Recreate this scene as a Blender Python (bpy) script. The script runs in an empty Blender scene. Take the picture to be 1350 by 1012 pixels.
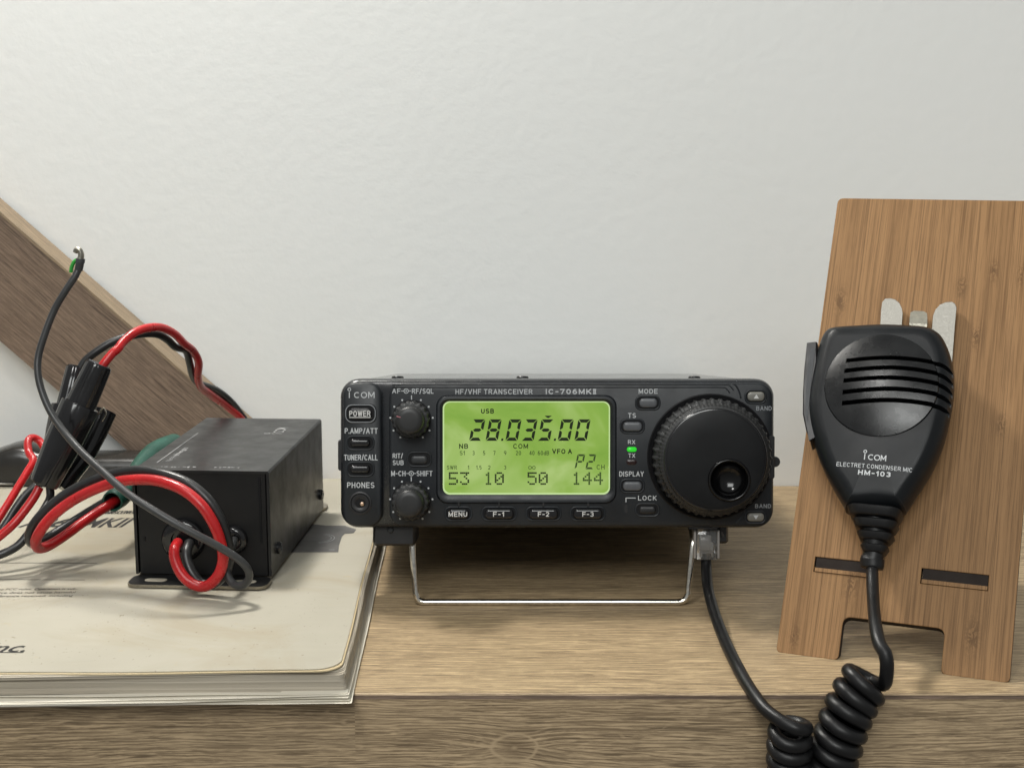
import bpy, bmesh, math, random
from mathutils import Vector, Matrix
from mathutils.bvhtree import BVHTree
random.seed(7)
SC = bpy.context.scene
COL = SC.collection
MM = 0.001

# ------------------------------------------------------------------ camera, light, exposure
FPX = 1873.0                       # focal length in photo pixels (1350 wide)
PITCH = math.atan(316.0 / FPX)     # camera looks down about 9.6 degrees
CP, SP = math.cos(PITCH), math.sin(PITCH)
RADIO_T = math.radians(8.4)        # the radio is tilted up on its bail
PS = 3.443                         # photo pixels per mm on the radio panel
BAIL_Y, BAIL_R = 9.0, 1.25
def cam_dir(u, v):
    """direction of unit optical depth (mm) through a photo pixel, camera at the origin"""
    a, b = (u - 675.0) / FPX, (506.0 - v) / FPX
    return Vector((a, CP + SP * b, -SP + CP * b))
_rc = cam_dir(735, 599) * 544.0
_rx = Matrix.Rotation(-RADIO_T, 3, 'X')
_bz = (_rx @ Vector((0, BAIL_Y, -(799.5 - 599) / PS))).z + _rc.z
CAM_H = -_bz + BAIL_R
CAM = Vector((0, 0, CAM_H))
def at_y(u, v, Y):
    d = cam_dir(u, v); return CAM + d * (Y / d.y)
def at_z(u, v, Z):
    d = cam_dir(u, v); return CAM + d * ((Z - CAM_H) / d.z)
def at_plane(u, v, p0, n):
    d = cam_dir(u, v); return CAM + d * ((p0 - CAM).dot(n) / d.dot(n))

cd = bpy.data.cameras.new('camera'); cam = bpy.data.objects.new('camera', cd); COL.objects.link(cam)
cam.location = CAM * MM
cam.rotation_euler = (math.pi / 2 - PITCH, 0, 0)
cd.sensor_width = 36; cd.lens = FPX / 1350 * 36
cd.clip_start = 0.01; cd.clip_end = 50
cd.dof.use_dof = True; cd.dof.focus_distance = 0.53; cd.dof.aperture_fstop = 32
SC.camera = cam

W = bpy.data.worlds.new('World'); SC.world = W; W.use_nodes = True
nt = W.node_tree; nt.nodes.clear()
wo = nt.nodes.new('ShaderNodeOutputWorld'); bg = nt.nodes.new('ShaderNodeBackground')
tc = nt.nodes.new('ShaderNodeTexCoord'); sx = nt.nodes.new('ShaderNodeSeparateXYZ')
rp = nt.nodes.new('ShaderNodeValToRGB'); mr = nt.nodes.new('ShaderNodeMapRange')
nt.links.new(tc.outputs['Generated'], sx.inputs[0]); nt.links.new(sx.outputs['Z'], mr.inputs['Value'])
mr.inputs['From Min'].default_value = -1; mr.inputs['From Max'].default_value = 1
nt.links.new(mr.outputs[0], rp.inputs[0])
e = rp.color_ramp.elements
e[0].position = 0.25; e[0].color = (0.34, 0.325, 0.30, 1)
e[1].position = 0.62; e[1].color = (0.62, 0.63, 0.62, 1)
nt.links.new(rp.outputs[0], bg.inputs[0]); bg.inputs[1].default_value = 0.48
nt.links.new(bg.outputs[0], wo.inputs[0])

def area(name, loc, target, size, power, col, sy=None):
    l = bpy.data.lights.new(name, 'AREA'); l.energy = power; l.size = size; l.color = col
    if sy: l.shape = 'RECTANGLE'; l.size_y = sy
    o = bpy.data.objects.new(name, l); COL.objects.link(o); o.location = loc
    o.rotation_euler = (Vector(target) - Vector(loc)).to_track_quat('-Z', 'Y').to_euler()
    return o
area('shelf_lamp', (-0.22, 0.705, 0.64), (0.0, 0.50, 0.0), 0.20, 6.3, (1.0, 0.965, 0.90), 0.06)
area('ceiling_lamp', (-0.33, -0.165, 1.16), (0.10, 0.48, 0.05), 0.15, 3.4, (1.0, 0.985, 0.95))
area('wall_fill', (-0.25, -1.75, 1.62), (0.0, 0.65, 0.05), 1.3, 33.0, (0.985, 1.0, 0.975), 0.8)  # added soft fill from behind the camera, there to brighten the wall
vs = SC.view_settings
vs.view_transform = 'Standard'; vs.look = 'None'; vs.gamma = 1; vs.exposure = 0; vs.use_curve_mapping = False
SC.cycles.max_bounces = 8
try: SC.cycles.use_denoising = True
except Exception: pass

# ------------------------------------------------------------------ material helpers
class NG:
    def __init__(s, name):
        s.m = bpy.data.materials.new(name); s.m.use_nodes = True
        s.t = s.m.node_tree; s.t.nodes.clear()
        s.out = s.n('ShaderNodeOutputMaterial'); s.b = s.n('ShaderNodeBsdfPrincipled')
        s.l(s.b.outputs[0], s.out.inputs[0])
    def n(s, typ, **kw):
        x = s.t.nodes.new(typ)
        for k, v in kw.items(): setattr(x, k, v)
        return x
    def l(s, a, b): s.t.links.new(a, b)
    def val(s, sock, v):
        if hasattr(v, 'is_linked') or hasattr(v, 'node'): s.l(v, sock)
        else: sock.default_value = v
    def coord(s, scale=(1, 1, 1), which='Object', loc=(0, 0, 0), rot=(0, 0, 0)):
        t = s.n('ShaderNodeTexCoord'); m = s.n('ShaderNodeMapping')
        m.inputs['Scale'].default_value = scale; m.inputs['Location'].default_value = loc; m.inputs['Rotation'].default_value = rot
        s.l(t.outputs[which], m.inputs[0]); return m.outputs[0]
    def noise(s, vec, scale, detail=3, rough=0.5, dist=0.0):
        x = s.n('ShaderNodeTexNoise'); s.l(vec, x.inputs['Vector'])
        x.inputs['Scale'].default_value = scale; x.inputs['Detail'].default_value = detail
        x.inputs['Roughness'].default_value = rough; x.inputs['Distortion'].default_value = dist
        return x.outputs['Fac']
    def ramp(s, f, stops):
        r = s.n('ShaderNodeValToRGB'); s.l(f, r.inputs[0]); el = r.color_ramp.elements
        while len(el) < len(stops): el.new(0.5)
        for e_, (p, c) in zip(el, stops):
            e_.position = p; e_.color = (c if len(c) == 4 else (*c, 1)) if isinstance(c, tuple) else (c, c, c, 1)
        return r.outputs[0]
    def math(s, op, a, b=0.0, c=None, clamp=False):
        x = s.n('ShaderNodeMath', operation=op, use_clamp=clamp); s.val(x.inputs[0], a); s.val(x.inputs[1], b)
        if c is not None: s.val(x.inputs[2], c)
        return x.outputs[0]
    def mix(s, f, a, b, mode='MIX'):
        x = s.n('ShaderNodeMix', data_type='RGBA', blend_type=mode); s.val(x.inputs[0], f)
        for i, c in ((6, a), (7, b)):
            if isinstance(c, tuple): x.inputs[i].default_value = (*c, 1) if len(c) == 3 else c
            else: s.l(c, x.inputs[i])
        return x.outputs[2]
    def bump(s, h, strength, dist):
        x = s.n('ShaderNodeBump'); x.inputs['Strength'].default_value = strength; x.inputs['Distance'].default_value = dist
        s.l(h, x.inputs['Height']); s.l(x.outputs[0], s.b.inputs['Normal'])
    def base(s, c):
        i = s.b.inputs['Base Color']
        if isinstance(c, tuple): i.default_value = (*c, 1)
        else: s.l(c, i)
    def rough(s, r): s.val(s.b.inputs['Roughness'], r)

def plastic(name, col, rough=0.45, grain=0.12, gscale=2500, spec=0.5, vary=0.25, dust=0.0, gd=0.0001):
    g = NG(name); v = g.coord()
    f = g.noise(v, 60, 4, 0.6)
    c2 = tuple(min(1, x * (1 + vary)) for x in col); c1 = tuple(x * (1 - vary) for x in col)
    c = g.ramp(f, [(0.3, c1), (0.7, c2)])
    if dust:
        d = g.noise(v, 1400, 2, 0.7); dm = g.ramp(d, [(0.70, 0.0), (0.78, dust)])
        c = g.mix(dm, c, (0.35, 0.33, 0.3))
    g.base(c)
    g.rough(g.ramp(g.noise(v, 110, 4, 0.6), [(0.3, max(0.02, rough - 0.06)), (0.7, rough + 0.08)]))
    g.b.inputs['Specular IOR Level'].default_value = spec
    if grain: g.bump(g.noise(v, gscale, 2, 0.6), grain, gd)
    return g.m

def metal(name, col, rough=0.25, grain=0.0, gs=700):
    g = NG(name); v = g.coord()
    f = g.noise(v, gs, 3, 0.6)
    g.base(g.ramp(f, [(0.35, tuple(x * 0.75 for x in col)), (0.65, col)]))
    g.b.inputs['Metallic'].default_value = 1
    g.rough(g.ramp(f, [(0.3, rough * 0.8), (0.7, rough * 1.3)]))
    if grain: g.bump(f, grain, 0.0003)
    return g.m

def knots(g, vec, spots, sx=1.0, sy=1.0):
    """ring-shaped knot marks around given points of a plane (x, y)"""
    s = g.n('ShaderNodeSeparateXYZ'); g.l(vec, s.inputs[0]); tot = None
    return s, tot

def shelf_wood(name, light, mid, dark, seam=None, knot=None, fine=1.0, along='X', offset=0.0, con=0.55, lp=(2.3, 1.15), la=0.5):
    g = NG(name)
    sc = (1, 1, 1)
    t = g.n('ShaderNodeTexCoord'); vec = t.outputs['Object']
    s = g.n('ShaderNodeSeparateXYZ'); g.l(vec, s.inputs[0])
    lx = {'X': s.outputs[0], 'Y': s.outputs[1]}[along]
    cx = {'X': s.outputs[1], 'Y': s.outputs[0]}[along]
    zz = s.outputs[2]
    # the grain bows gently and runs round the knot
    bow = g.noise(g.coord((4, 12, 12), loc=(offset, 0, 0)), 1.0, 2)
    zz = g.math('MULTIPLY_ADD', bow, 0.010, zz); cx2 = g.math('MULTIPLY_ADD', bow, 0.010, cx)
    if seam is not None:
        st = g.math('GREATER_THAN', lx, seam); off = g.math('MULTIPLY', st, 3.7)
        zz = g.math('ADD', zz, off)
    if knot:
        kx, kz, kr = knot
        dx = g.math('DIVIDE', g.math('SUBTRACT', lx, kx), kr * 1.5)
        dz = g.math('DIVIDE', g.math('SUBTRACT', s.outputs[2], kz), kr)
        d = g.math('SQRT', g.math('ADD', g.math('MULTIPLY', dx, dx), g.math('MULTIPLY', dz, dz)))
        fall = g.math('POWER', 2.718, g.math('MULTIPLY', g.math('MULTIPLY', d, d), -0.28))
        zz = g.math('MULTIPLY_ADD', g.math('MULTIPLY', fall, g.math('SIGN', dz)), kr * 0.55, zz)
    co = g.n('ShaderNodeCombineXYZ'); g.l(lx, co.inputs[0]); g.l(cx2, co.inputs[1]); g.l(zz, co.inputs[2])
    def st_noise(a, c, det, ro=0.6, dist=0.0, lo=0.0):
        m = g.n('ShaderNodeMapping'); m.inputs['Scale'].default_value = (a, c, c * 1.0); m.inputs['Location'].default_value = (lo + offset, lo, lo)
        g.l(co.outputs[0], m.inputs[0]); return g.noise(m.outputs[0], 1.0, det, ro, dist)
    broad = st_noise(6, 60, 3, 0.55, 0.4)
    streak = st_noise(22 * fine, 900 * fine, 6, 0.8, 0.3, 3.0)
    fibre = st_noise(70 * fine, 1900 * fine, 3, 0.85, 0.15, 9.0)
    pores = st_noise(55 * fine, 1700 * fine, 2, 0.5, 0.1, 21.0)
    fleck = st_noise(160 * fine, 700 * fine, 2, 0.6, 0.8, 33.0)
    c = g.ramp(broad, [(0.30, mid), (0.68, light)])
    c = g.mix(g.ramp(streak, [(0.42, con), (0.54, 0.0)]), c, dark)
    c = g.mix(g.ramp(fibre, [(0.50, 0.0), (0.57, 0.72)]), c, tuple(min(1, x * 1.42) for x in light))
    warp = st_noise(14, 150, 3, 0.6, 0.3, 41.0); wa2 = st_noise(60, 420, 2, 0.6, 0.2, 47.0)
    ph_ = g.math('ADD', g.math('MULTIPLY', zz, 1000.0 / lp[1]), g.math('MULTIPLY', cx2, 1000.0 / lp[0]))
    ph_ = g.math('ADD', g.math('MULTIPLY_ADD', warp, 5.0, ph_), g.math('MULTIPLY', wa2, 1.1))
    ln_ = g.math('SINE', g.math('MULTIPLY', ph_, 6.2832))
    gate = g.ramp(st_noise(45, 330, 2, 0.6, 0.2, 53.0), [(0.40, 0.0), (0.58, 1.0)])
    c = g.mix(g.math('MULTIPLY', gate, g.ramp(ln_, [(0.55, 0.0), (0.95, la)])), c, tuple(min(1, x * 1.55) for x in light))
    c = g.mix(g.ramp(g.math('MULTIPLY', ln_, -1.0), [(0.60, 0.0), (0.95, la * 0.8)]), c, tuple(x * 0.85 for x in dark))
    c = g.mix(g.ramp(pores, [(0.36, con), (0.41, 0.0)]), c, tuple(x * 0.6 for x in dark))
    c = g.mix(g.ramp(fleck, [(0.60, 0.0), (0.70, 0.4)]), c, tuple(min(1, x * 1.3) for x in light))
    if knot:
        ring = g.math('SUBTRACT', 1.0, g.math('ABSOLUTE', g.math('MULTIPLY', g.math('SUBTRACT', d, g.math('MULTIPLY_ADD', st_noise(90, 90, 2), 0.5, 0.75)), 7.0)), clamp=True)
        core = g.math('SUBTRACT', 1.0, g.math('MULTIPLY', d, 5.0), clamp=True)
        inner = g.math('SUBTRACT', 1.0, g.math('MULTIPLY', d, 1.05), clamp=True)
        c = g.mix(g.math('MULTIPLY', inner, 0.75), c, dark)
        c = g.mix(g.math('MULTIPLY', g.math('MAXIMUM', ring, core), 0.85), c, tuple(min(1, x * 1.2) for x in light))
    g.base(c); g.rough(g.ramp(streak, [(0.3, 0.62), (0.7, 0.48)]))
    g.b.inputs['Specular IOR Level'].default_value = 0.35
    g.bump(g.math('ADD', streak, g.math('MULTIPLY', pores, 0.7)), 0.35, 0.0003)
    return g.m

def bamboo(name, light, mid, dark, spots=()):
    g = NG(name); t = g.n('ShaderNodeTexCoord'); s = g.n('ShaderNodeSeparateXYZ'); g.l(t.outputs['Object'], s.inputs[0])
    x, y = s.outputs[0], s.outputs[1]
    m = g.n('ShaderNodeMapping'); m.inputs['Scale'].default_value = (1, 1, 1); g.l(t.outputs['Object'], m.inputs[0])
    wob = g.noise(g.coord((30, 8, 1)), 1.0, 2)
    xw = g.math('MULTIPLY_ADD', wob, 0.0009, x)
    kmask = None
    for (ka, kb, kr) in spots:
        dx = g.math('DIVIDE', g.math('SUBTRACT', x, ka), kr * 0.55)
        dy = g.math('DIVIDE', g.math('SUBTRACT', y, kb), kr * 1.5)
        d2 = g.math('ADD', g.math('MULTIPLY', dx, dx), g.math('MULTIPLY', dy, dy))
        f = g.math('POWER', 2.718, g.math('MULTIPLY', d2, -1.2))
        kmask = f if kmask is None else g.math('MAXIMUM', kmask, f)
    strip = g.math('FLOOR', g.math('DIVIDE', xw, 0.0052))
    wn = g.n('ShaderNodeTexWhiteNoise', noise_dimensions='1D'); g.l(strip, wn.inputs['W'])
    co = g.n('ShaderNodeCombineXYZ'); g.l(xw, co.inputs[0]); g.l(y, co.inputs[1]); g.l(g.math('MULTIPLY', strip, 0.37), co.inputs[2])
    def sn(a, b, det, ro=0.6, lo=0.0, dist=0.0):
        mm = g.n('ShaderNodeMapping'); mm.inputs['Scale'].default_value = (a, b, 1); mm.inputs['Location'].default_value = (lo, lo, lo)
        g.l(co.outputs[0], mm.inputs[0]); return g.noise(mm.outputs[0], 1.0, det, ro, dist)
    fib = sn(1100, 12, 5, 0.75); fib2 = sn(2300, 30, 3, 0.8, 5.0); band = sn(160, 5, 2, 0.5, 11.0)
    c = g.ramp(g.math('MULTIPLY_ADD', wn.outputs[0], 0.34, g.math('MULTIPLY', band, 0.66)), [(0.22, mid), (0.72, light)])
    c = g.mix(g.ramp(fib, [(0.40, 0.6), (0.50, 0.0)]), c, dark)
    c = g.mix(g.ramp(fib2, [(0.36, 0.6), (0.50, 0.0)]), c, dark)
    lines = g.math('FRACT', g.math('DIVIDE', xw, 0.0052))
    lm = g.math('SUBTRACT', 1.0, g.math('MULTIPLY', g.math('ABSOLUTE', g.math('SUBTRACT', lines, 0.5)), 26.0), clamp=True)
    c = g.mix(g.math('MULTIPLY', lm, g.math('MULTIPLY', wn.outputs[0], 0.8)), c, tuple(v * 0.6 for v in dark))
    if kmask is not None:
        km = g.noise(g.coord((700, 420, 1)), 1.0, 3, 0.6, 1.5)
        c = g.mix(g.math('MULTIPLY', kmask, g.ramp(km, [(0.45, 0.0), (0.52, 0.75)])), c, tuple(v * 0.75 for v in dark))
    g.base(c); g.rough(0.55); g.b.inputs['Specular IOR Level'].default_value = 0.18
    g.bump(fib, 0.2, 0.0002)
    return g.m

# ------------------------------------------------------------------ mesh helpers (coordinates in millimetres)
def rrect(cx, cz, w, h, r, seg=6):
    r = max(0.03, min(r, w / 2 - 0.01, h / 2 - 0.01)); out = []
    for (sx_, sz_, a0) in ((1, 1, 0), (-1, 1, 90), (-1, -1, 180), (1, -1, 270)):
        for k in range(seg + 1):
            a = math.radians(a0 + 90.0 * k / seg)
            out.append((cx + sx_ * (w / 2 - r) + r * math.cos(a), cz + sz_ * (h / 2 - r) + r * math.sin(a)))
    return out
def catmull(P, per=10):
    P = [Vector(p) for p in P]; Q = [P[0] * 2 - P[1]] + P + [P[-1] * 2 - P[-2]]; out = []
    for i in range(1, len(Q) - 2):
        a, b, c, d = Q[i - 1:i + 3]
        for k in range(per):
            t = k / per
            out.append(0.5 * ((2 * b) + (c - a) * t + (2 * a - 5 * b + 4 * c - d) * t * t + (3 * b - a - 3 * c + d) * t ** 3))
    out.append(P[-1]); return out
class MB:
    def __init__(s): s.v = []; s.f = []; s.sm = []
    def add(s, vs_, fs_, smooth=False):
        o = len(s.v); s.v += [Vector(x) for x in vs_]
        for f in fs_: s.f.append([i + o for i in f]); s.sm.append(smooth)
    def loft(s, rings, cap0=True, cap1=True, smooth=True, close=True):
        n = len(rings[0]); vs_ = [p for r in rings for p in r]; fs_ = []
        for i in range(len(rings) - 1):
            for k in range(n if close else n - 1):
                a, b = i * n + k, i * n + (k + 1) % n
                fs_.append([a, b, b + n, a + n])
        s.add(vs_, fs_, smooth)
        o = len(s.v) - len(vs_)
        if cap0: s.f.append([o + k for k in range(n)][::-1]); s.sm.append(False)
        if cap1: s.f.append([o + (len(rings) - 1) * n + k for k in range(n)]); s.sm.append(False)
        return s
    def rr(s, cx, cz, w, h, r, prof, seg=6, cap0=True, cap1=True, smooth=True):
        """rounded rectangle in the XZ plane lofted along Y: prof = [(inset, y)...]"""
        return s.loft([[(x, y, z) for x, z in rrect(cx, cz, w - 2 * i, h - 2 * i, r - i, seg)] for i, y in prof], cap0, cap1, smooth)
    def lathe(s, prof, c=(0, 0), n=48, mod=None, cap0=True, cap1=True, smooth=True):
        """revolved round the Y axis through c: prof = [(r, y)...]"""
        R = []
        for j, (r, y) in enumerate(prof):
            R.append([(c[0] + (r + (mod(j, k / n) if mod else 0)) * math.cos(2 * math.pi * k / n), y,
                       c[1] + (r + (mod(j, k / n) if mod else 0)) * math.sin(2 * math.pi * k / n)) for k in range(n)])
        return s.loft(R, cap0, cap1, smooth)
    def box(s, x0, x1, y0, y1, z0, z1):
        s.add([(x, y, z) for x in (x0, x1) for y in (y0, y1) for z in (z0, z1)],
              [[0, 1, 3, 2], [4, 6, 7, 5], [0, 4, 5, 1], [2, 3, 7, 6], [0, 2, 6, 4], [1, 5, 7, 3]]); return s
    def tube(s, P, r, n=12, caps=True, flat=1.0):
        P = [Vector(p) for p in P]; N = len(P)
        rr_ = r if callable(r) else (lambda t: r)
        T = [(P[min(i + 1, N - 1)] - P[max(i - 1, 0)]).normalized() for i in range(N)]
        u = T[0].cross(Vector((0, 0, 1)))
        if u.length < 1e-3: u = T[0].cross(Vector((1, 0, 0)))
        u.normalize(); R = []
        for i in range(N):
            u = (u - T[i] * u.dot(T[i])).normalized(); w = T[i].cross(u); q = rr_(i / (N - 1))
            R.append([P[i] + u * (q * math.cos(2 * math.pi * k / n)) + w * (q * flat * math.sin(2 * math.pi * k / n)) for k in range(n)])
        return s.loft(R, caps, caps, True)
    def prism(s, poly, h0, h1, smooth=False):
        """polygon (x, y) between heights h0 and h1"""
        return s.loft([[(x, y, h0) for x, y in poly], [(x, y, h1) for x, y in poly]], True, True, smooth)
    def xf(s, M):
        s.v = [M @ v for v in s.v]; return s
    def merge(s, o): s.add(o.v, o.f, False); s.sm[-len(o.f):] = o.sm; return s
    def build(s, name, mat, parent=None, auto=None, recalc=True):
        me = bpy.data.meshes.new(name); me.from_pydata([v * MM for v in s.v], [], s.f); me.validate(); 
        if len(me.polygons) == len(s.sm): me.polygons.foreach_set('use_smooth', s.sm)
        if recalc:
            bm = bmesh.new(); bm.from_mesh(me); bmesh.ops.recalc_face_normals(bm, faces=bm.faces); bm.to_mesh(me); bm.free()
        if auto: me.set_sharp_from_angle(angle=math.radians(auto))
        me.materials.append(mat)
        o = bpy.data.objects.new(name, me); COL.objects.link(o)
        if parent: o.parent = parent
        return o

def arc(cx, cy, rx, ry, a0, a1, n=9):
    return [(cx + rx * math.cos(math.radians(a0 + (a1 - a0) * k / n)), cy + ry * math.sin(math.radians(a0 + (a1 - a0) * k / n))) for k in range(n + 1)]
GLYPH = {
 'A': (.68, [[(0, 0), (.34, 1), (.68, 0)], [(.12, .34), (.56, .34)]]),
 'B': (.60, [[(0, 0), (0, 1), (.34, 1)] + arc(.34, .77, .22, .23, 90, -90) + [(0, .54)], [(.34, .54)] + arc(.34, .27, .26, .27, 90, -90) + [(0, 0)]]),
 'C': (.64, [arc(.34, .5, .34, .5, 42, 318, 16)]),
 'D': (.62, [[(0, 0), (0, 1), (.26, 1)] + arc(.26, .5, .36, .5, 90, -90, 12) + [(0, 0)]]),
 'E': (.54, [[(.54, 0), (0, 0), (0, 1), (.54, 1)], [(0, .52), (.48, .52)]]),
 'F': (.52, [[(0, 0), (0, 1), (.52, 1)], [(0, .50), (.46, .50)]]),
 'H': (.60, [[(0, 0), (0, 1)], [(.60, 0), (.60, 1)], [(0, .52), (.60, .52)]]),
 'I': (.0, [[(0, 0), (0, 1)]]),
 'K': (.60, [[(0, 0), (0, 1)], [(0, .36), (.58, 1)], [(.18, .56), (.60, 0)]]),
 'L': (.48, [[(0, 1), (0, 0), (.48, 0)]]),
 'M': (.74, [[(0, 0), (0, 1), (.37, .12), (.74, 1), (.74, 0)]]),
 'N': (.60, [[(0, 0), (0, 1), (.60, 0), (.60, 1)]]),
 'O': (.68, [arc(.34, .5, .34, .5, 0, 360, 20)]),
 'P': (.56, [[(0, 0), (0, 1), (.30, 1)] + arc(.30, .74, .26, .26, 90, -90) + [(0, .48)]]),
 'Q': (.68, [arc(.34, .5, .34, .5, 0, 360, 20), [(.42, .24), (.68, -.04)]]),
 'R': (.60, [[(0, 0), (0, 1), (.32, 1)] + arc(.32, .75, .25, .25, 90, -90) + [(0, .50)], [(.34, .50), (.60, 0)]]),
 'S': (.60, [arc(.30, .745, .27, .255, 28, 270, 11) + arc(.30, .25, .30, .25, 90, -152, 11)]),
 'T': (.58, [[(0, 1), (.58, 1)], [(.29, 1), (.29, 0)]]),
 'U': (.60, [[(0, 1), (0, .30)] + arc(.30, .30, .30, .30, 180, 360, 10) + [(.60, 1)]]),
 'V': (.64, [[(0, 1), (.32, 0), (.64, 1)]]),
 'W': (.90, [[(0, 1), (.22, 0), (.45, .95), (.68, 0), (.90, 1)]]),
 'X': (.60, [[(0, 0), (.60, 1)], [(0, 1), (.60, 0)]]),
 'Y': (.62, [[(0, 1), (.31, .44), (.62, 1)], [(.31, .44), (.31, 0)]]),
 '0': (.54, [arc(.27, .5, .27, .5, 0, 360, 18)]),
 '1': (.22, [[(0, .76), (.22, 1), (.22, 0)]]),
 '2': (.54, [arc(.27, .72, .26, .28, 165, -38, 10) + [(0, 0), (.54, 0)]]),
 '3': (.54, [arc(.26, .755, .25, .245, 150, -90, 10), arc(.26, .255, .28, .255, 90, -152, 10)]),
 '4': (.56, [[(.42, 0), (.42, 1), (0, .28), (.56, .28)]]),
 '5': (.54, [[(.50, 1), (.08, 1), (.04, .50)] + arc(.26, .30, .28, .30, 135, -150, 11)]),
 '6': (.54, [arc(.27, .30, .27, .30, 0, 360, 16), arc(.37, .30, .37, .70, 180, 100, 8) + [(.46, .93)]]),
 '7': (.54, [[(0, 1), (.54, 1), (.20, 0)]]),
 '8': (.54, [arc(.27, .76, .24, .24, 0, 360, 14), arc(.27, .26, .27, .26, 0, 360, 14)]),
 '9': (.54, [arc(.27, .70, .27, .30, 0, 360, 16), arc(.17, .70, .37, .70, 0, -80, 8)]),
 'd': (.50, [arc(.25, .32, .25, .32, 0, 360, 14), [(.50, 0), (.50, 1)]]),
 '/': (.34, [[(0, -.05), (.34, 1.05)]]), '.': (.0, [[(0, 0), (0, .07)]]), '-': (.30, [[(0, .46), (.30, .46)]]),
 '=': (.34, [[(0, 1), (.34, 1)], [(0, 0), (.34, 0)], [(.06, 0), (.06, 1)], [(.28, 0), (.28, 1)]]),
}
def stroke_text(txt, x0, x1, z0, z1, y, weight):
    """sans lettering drawn with strokes, fitted to the box"""
    H = z1 - z0; t = weight * H; adv = 0.0; gap = 0.22 + weight; items = []
    for ch in txt:
        if ch == ' ': adv += 0.34; continue
        w, L = GLYPH[ch]; items.append((adv, L)); adv += w + gap
    adv -= gap; kx = (x1 - x0 - t) / max(adv, 0.01); kz = H - t
    if adv < 0.01: kx = 0; x0 = (x0 + x1 - t) / 2
    vs_, fs_ = [], []; k = 0
    for off, L in items:
        for P in L:
            Q = [(x0 + t / 2 + (off + px) * kx, z0 + t / 2 + pz * kz) for px, pz in P]
            for a, b in zip(Q, Q[1:]):
                d = Vector((b[0] - a[0], b[1] - a[1])); ln = d.length
                if ln < 1e-5: continue
                d /= ln; e_ = d * (t * (0.5 if len(P) <= 5 else 0.16)); q = Vector((-d.y, d.x)) * (t / 2); yy = y - 0.0006 * (k % 23)
                A, B = Vector(a) - e_, Vector(b) + e_; o = len(vs_)
                vs_ += [(p.x, yy, p.y) for p in (A - q, B - q, B + q, A + q)]; fs_.append([o, o + 1, o + 2, o + 3]); k += 1
    return vs_, fs_
def text_geo(txt, x0, x1, z0, z1, y, bold=0.0, shear=0.0, spacing=1.0, res=3):
    """flat lettering fitted to the box x0..x1, z0..z1 (cap height) in the XZ plane at depth y"""
    if all(c == ' ' or c in GLYPH for c in txt) and not shear: return stroke_text(txt, x0, x1, z0, z1, y, 0.125 + 2.6 * bold)
    cu = bpy.data.curves.new('tmp', 'FONT'); cu.body = txt; cu.size = 1; cu.offset = bold; cu.shear = shear
    cu.space_character = spacing; cu.resolution_u = res; cu.fill_mode = 'FRONT'
    ob = bpy.data.objects.new('tmp', cu); COL.objects.link(ob)
    dg = bpy.context.evaluated_depsgraph_get(); dg.update()
    me = bpy.data.meshes.new_from_object(ob.evaluated_get(dg))
    xs = [v.co.x for v in me.vertices]; ys = [v.co.y for v in me.vertices]
    ax, bx, ay, by = min(xs), max(xs), min(ys), max(ys)
    kx, ky = (x1 - x0) / (bx - ax), (z1 - z0) / (by - ay)
    vs_ = [(x0 + (v.co.x - ax) * kx, y, z0 + (v.co.y - ay) * ky) for v in me.vertices]
    fs_ = [list(p.vertices) for p in me.polygons]
    bpy.data.objects.remove(ob); bpy.data.curves.remove(cu); bpy.data.meshes.remove(me)
    return vs_, fs_
def stroke(mb, pts, w, y, closed=False):
    """flat line of width w in XZ"""
    P = [Vector((p[0], p[1])) for p in pts]; n = len(P); L, R = [], []
    for i in range(n):
        a = P[(i - 1) % n] if closed else P[max(i - 1, 0)]; b = P[(i + 1) % n] if closed else P[min(i + 1, n - 1)]
        d = (b - a).normalized(); q = Vector((-d.y, d.x)) * (w / 2); L.append(P[i] + q); R.append(P[i] - q)
    vs_ = [(p.x, y, p.y) for p in L] + [(p.x, y, p.y) for p in R]
    fs_ = [[i, (i + 1) % n, n + (i + 1) % n, n + i] for i in range(n if closed else n - 1)]
    mb.add(vs_, fs_)
def circle2(cx, cz, r, a0=0, a1=360, n=20):
    return [(cx + r * math.cos(math.radians(a0 + (a1 - a0) * k / n)), cz + r * math.sin(math.radians(a0 + (a1 - a0) * k / n))) for k in range(n + 1)]
def logo_geo(mb, x0, x1, z0, z1, y, w):
    """the maker's wordmark as it looks: thin i with a ring for its dot, C, O, M"""
    W_, H = x1 - x0, z1 - z0; r = H / 2 - w / 2; zc = (z0 + z1) / 2
    stroke(mb, [(x0 + w, z0), (x0 + w, z1)], w, y)
    stroke(mb, circle2(x0 + w, z1 + H * 0.42, H * 0.24, n=16)[:-1], w * 0.8, y, True)
    c1 = x0 + W_ * 0.33; stroke(mb, circle2(c1, zc, r, 50, 310, 18), w, y)
    c2 = x0 + W_ * 0.595; stroke(mb, circle2(c2, zc, r * 1.02, n=24)[:-1], w, y, True)
    m0, m1 = x0 + W_ * 0.775, x1 - w / 2
    stroke(mb, [(m0, z0), (m0, z1)], w, y); stroke(mb, [(m1, z0), (m1, z1)], w, y)
    stroke(mb, [(m0, z1), ((m0 + m1) / 2, z0 + H * 0.25)], w, y + 0.002); stroke(mb, [((m0 + m1) / 2, z0 + H * 0.25), (m1, z1)], w, y + 0.004)

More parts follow.
